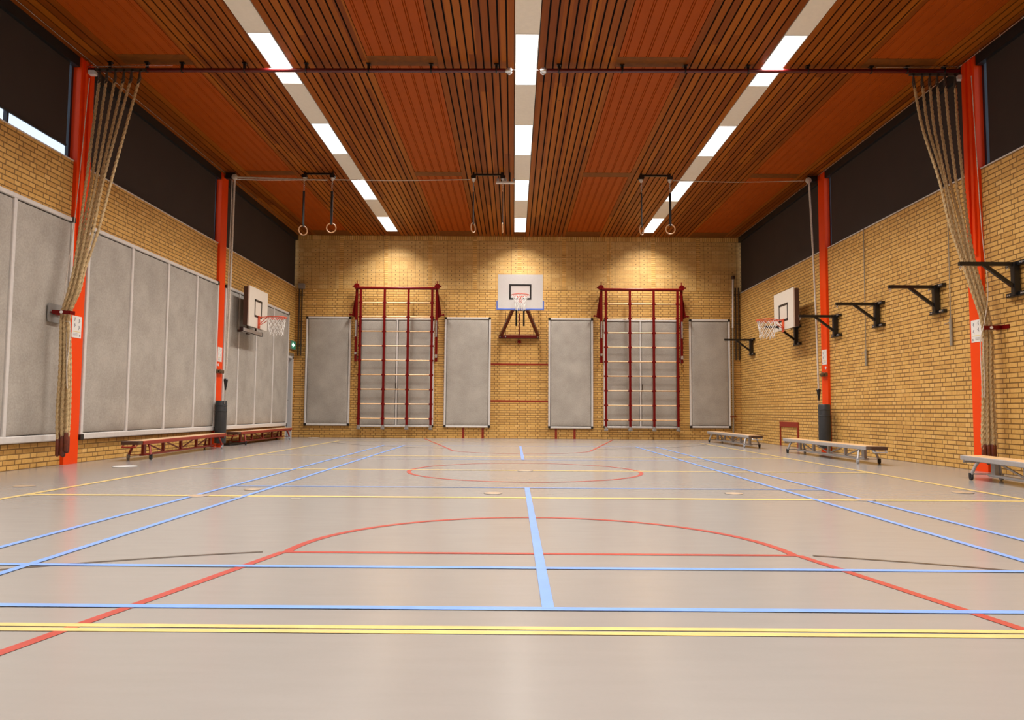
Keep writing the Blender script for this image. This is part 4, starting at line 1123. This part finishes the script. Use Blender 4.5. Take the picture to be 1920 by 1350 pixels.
# ------------------------------------------------------------------ benches
def bench(L, H, mat, name, label, grp, W=0.26, endcap=True):
    """runs along local y from -L/2 to L/2, near end is -L/2"""
    t = thing(name, label, 'bench', (0, 0, 0), 0, grp); st = M[mat]
    def B(m, n_, mm, p=t): return m.build(n_, mm, p, world=False)
    y0, y1 = -L/2, L/2
    tp = MB(); tp.bbox(-W/2+0.012, W/2-0.012, y0+0.16, y1, H-0.022, H, r=0.006, axis='y'); B(tp, 'seat_board', M['benchwood'])
    sr = MB()
    for s in (-1, 1): sr.bbox(s*W/2-0.014, s*W/2+0.014, y0+0.14, y1+0.01, H-0.062, H-0.004, r=0.008, axis='y')
    sr.box(-W/2, W/2, y1-0.004, y1+0.02, H-0.055, H-0.006)
    B(sr, 'side_rail', st)
    ec = MB(); ec.bbox(-W/2-0.005, W/2+0.005, y0, y0+0.16, H-0.055, H-0.004, r=0.02, axis='z'); B(ec, 'end_cap', M['brownrubber'])
    hk = MB(); hk.tube([(-W/2+0.03, y0+0.02, H-0.06), (-W/2+0.03, y0-0.03, H-0.09), (W/2-0.03, y0-0.03, H-0.09), (W/2-0.03, y0+0.02, H-0.06)], 0.012, 8)
    hk.tube([(-W/2+0.03, y1, H-0.06), (-W/2+0.03, y1+0.03, H-0.085), (W/2-0.03, y1+0.03, H-0.085), (W/2-0.03, y1, H-0.06)], 0.012, 8)
    B(hk, 'hook_bar', st)
    bm_ = MB(); bm_.bbox(-0.035, 0.035, y0+0.42, y1-0.42, 0.055, 0.085, r=0.008, axis='y')
    B(bm_, 'lower_beam', st)
    ps = MB(); n = 5
    ys = [y0+0.50+(L-1.0)*k/(n-1) for k in range(n)]
    for k, y in enumerate(ys): 
        w = 0.045 if k in (0, n-1) else 0.028
        ps.box(-0.02, 0.02, y-w, y+w, 0.085, H-0.022)
    B(ps, 'post', st)
    br = MB()
    for a, b_, flip in ((0, 1, 0), (1, 2, 0), (2, 3, 1), (3, 4, 1)):
        za, zb = (H-0.04, 0.09) if not flip else (0.09, H-0.04)
        br.bar((0, ys[a], za), (0, ys[b_], zb), 0.016, 0.020)
    B(br, 'diagonal_brace', st)
    for ye, q in ((y0+0.42, -1), (y1-0.36, 1)):
        for s in (-1, 1):
            lg = MB(); yy = ye+q*0.06
            lg.tube([(s*0.09, ye, H-0.03), (s*0.135, ye+q*0.02, H*0.62), (s*0.165, yy, 0.07)], [0.019, 0.018, 0.018], 8)
            l = B(lg, 'leg', st)
            wm = 'wheel' if (q < 0) == (s > 0) or True else 'wheelgrey'
            wh = MB(); wh.lathe([(0.030, -0.014), (0.033, 0.0), (0.030, 0.014)], (s*0.17, yy, 0.033), axis='x', n=18); wh.box(s*0.17-0.022, s*0.17+0.022, yy-0.014, yy+0.014, 0.035, 0.085)
            wo = wh.build('wheel', M['wheel'] if (s > 0) == (q < 0) else M['wheelgrey'], l, world=False)
    # tie rods between legs and beam
    tr = MB()
    for ye, q in ((y0+0.36, -1), (y1-0.30, 1)):
        tr.bar((-0.165, ye, 0.075), (0.165, ye, 0.075), 0.014); tr.bar((0, ye, 0.075), (0, ye-q*0.12, 0.07), 0.014)
    B(tr, 'tie_rod', st)
    return t
def place(t, x, y, ang): t.location = (x, y, 0); t.rotation_euler = (0, 0, math.radians(ang))
RG = 'red benches along the left wall'; GG = 'grey benches along the right wall'
bl1 = bench(4.0, 0.30, 'benchred', 'gym_bench', 'red steel gym bench with wooden seat, nearer one along the left wall', RG)
bl2 = dup(bl1, label='red steel gym bench with wooden seat, farther one by the corner door')
place(bl1, -5.865, 13.28, 3.3); place(bl2, -6.085, 18.25, 0.5)
br2 = bench(3.6, 0.285, 'benchgrey', 'gym_bench', 'grey steel gym bench with wooden seat, middle one in front of the far right column', GG)
br1 = dup(br2, label='grey steel gym bench with wooden seat, farthest one near the back right corner')
br3 = dup(br2, label='grey steel gym bench with wooden seat, nearest one cut by the right picture edge')
place(br2, 5.56, 13.28, 0.5); place(br1, 5.33, 18.30, 0.3); place(br3, 5.50, 7.55, -6)

# small box on the floor under the far red bench
t = thing('storage_box', 'low black box standing under the far red bench by the left wall', 'box', (-6.10, 16.9, 0))
MB().bbox(-6.28, -6.14, 16.3, 17.2, 0.0, 0.05, r=0.01, axis='y').build('body', M['blackplastic'], t)
t.name = 'storage_box'

# ------------------------------------------------------------------ world
w = bpy.data.worlds.new('World'); scene.world = w; w.use_nodes = True
bg = w.node_tree.nodes['Background']; bg.inputs['Color'].default_value = (0.78, 0.88, 1.0, 1); bg.inputs['Strength'].default_value = 1.3

# ------------------------------------------------------------------ camera
f, p, r, yw, h = 1405.11, 0.0676652, 0.0066850, -0.0022984, 0.7923
fw = Vector((math.sin(yw)*math.cos(p), math.cos(yw)*math.cos(p), math.sin(p)))
ri = Vector((math.cos(yw), -math.sin(yw), 0)); up = ri.cross(fw)
c, s = math.cos(r), math.sin(r)
R_ = c*ri+s*up; U_ = -s*ri+c*up
cd = bpy.data.cameras.new('camera'); cam = bpy.data.objects.new('camera', cd); C.objects.link(cam)
cam.matrix_world = Matrix(((R_.x, U_.x, -fw.x, 0), (R_.y, U_.y, -fw.y, 0), (R_.z, U_.z, -fw.z, h), (0, 0, 0, 1)))
cd.sensor_fit = 'HORIZONTAL'; cd.sensor_width = 36; cd.lens = 36*f/1920; cd.clip_start = 0.05; cd.clip_end = 200
scene.camera = cam
vs = scene.view_settings
scene.display_settings.display_device = 'sRGB'
vs.view_transform = 'Standard'; vs.look = 'None'; vs.gamma = 1; vs.use_curve_mapping = False; vs.exposure = 0.0
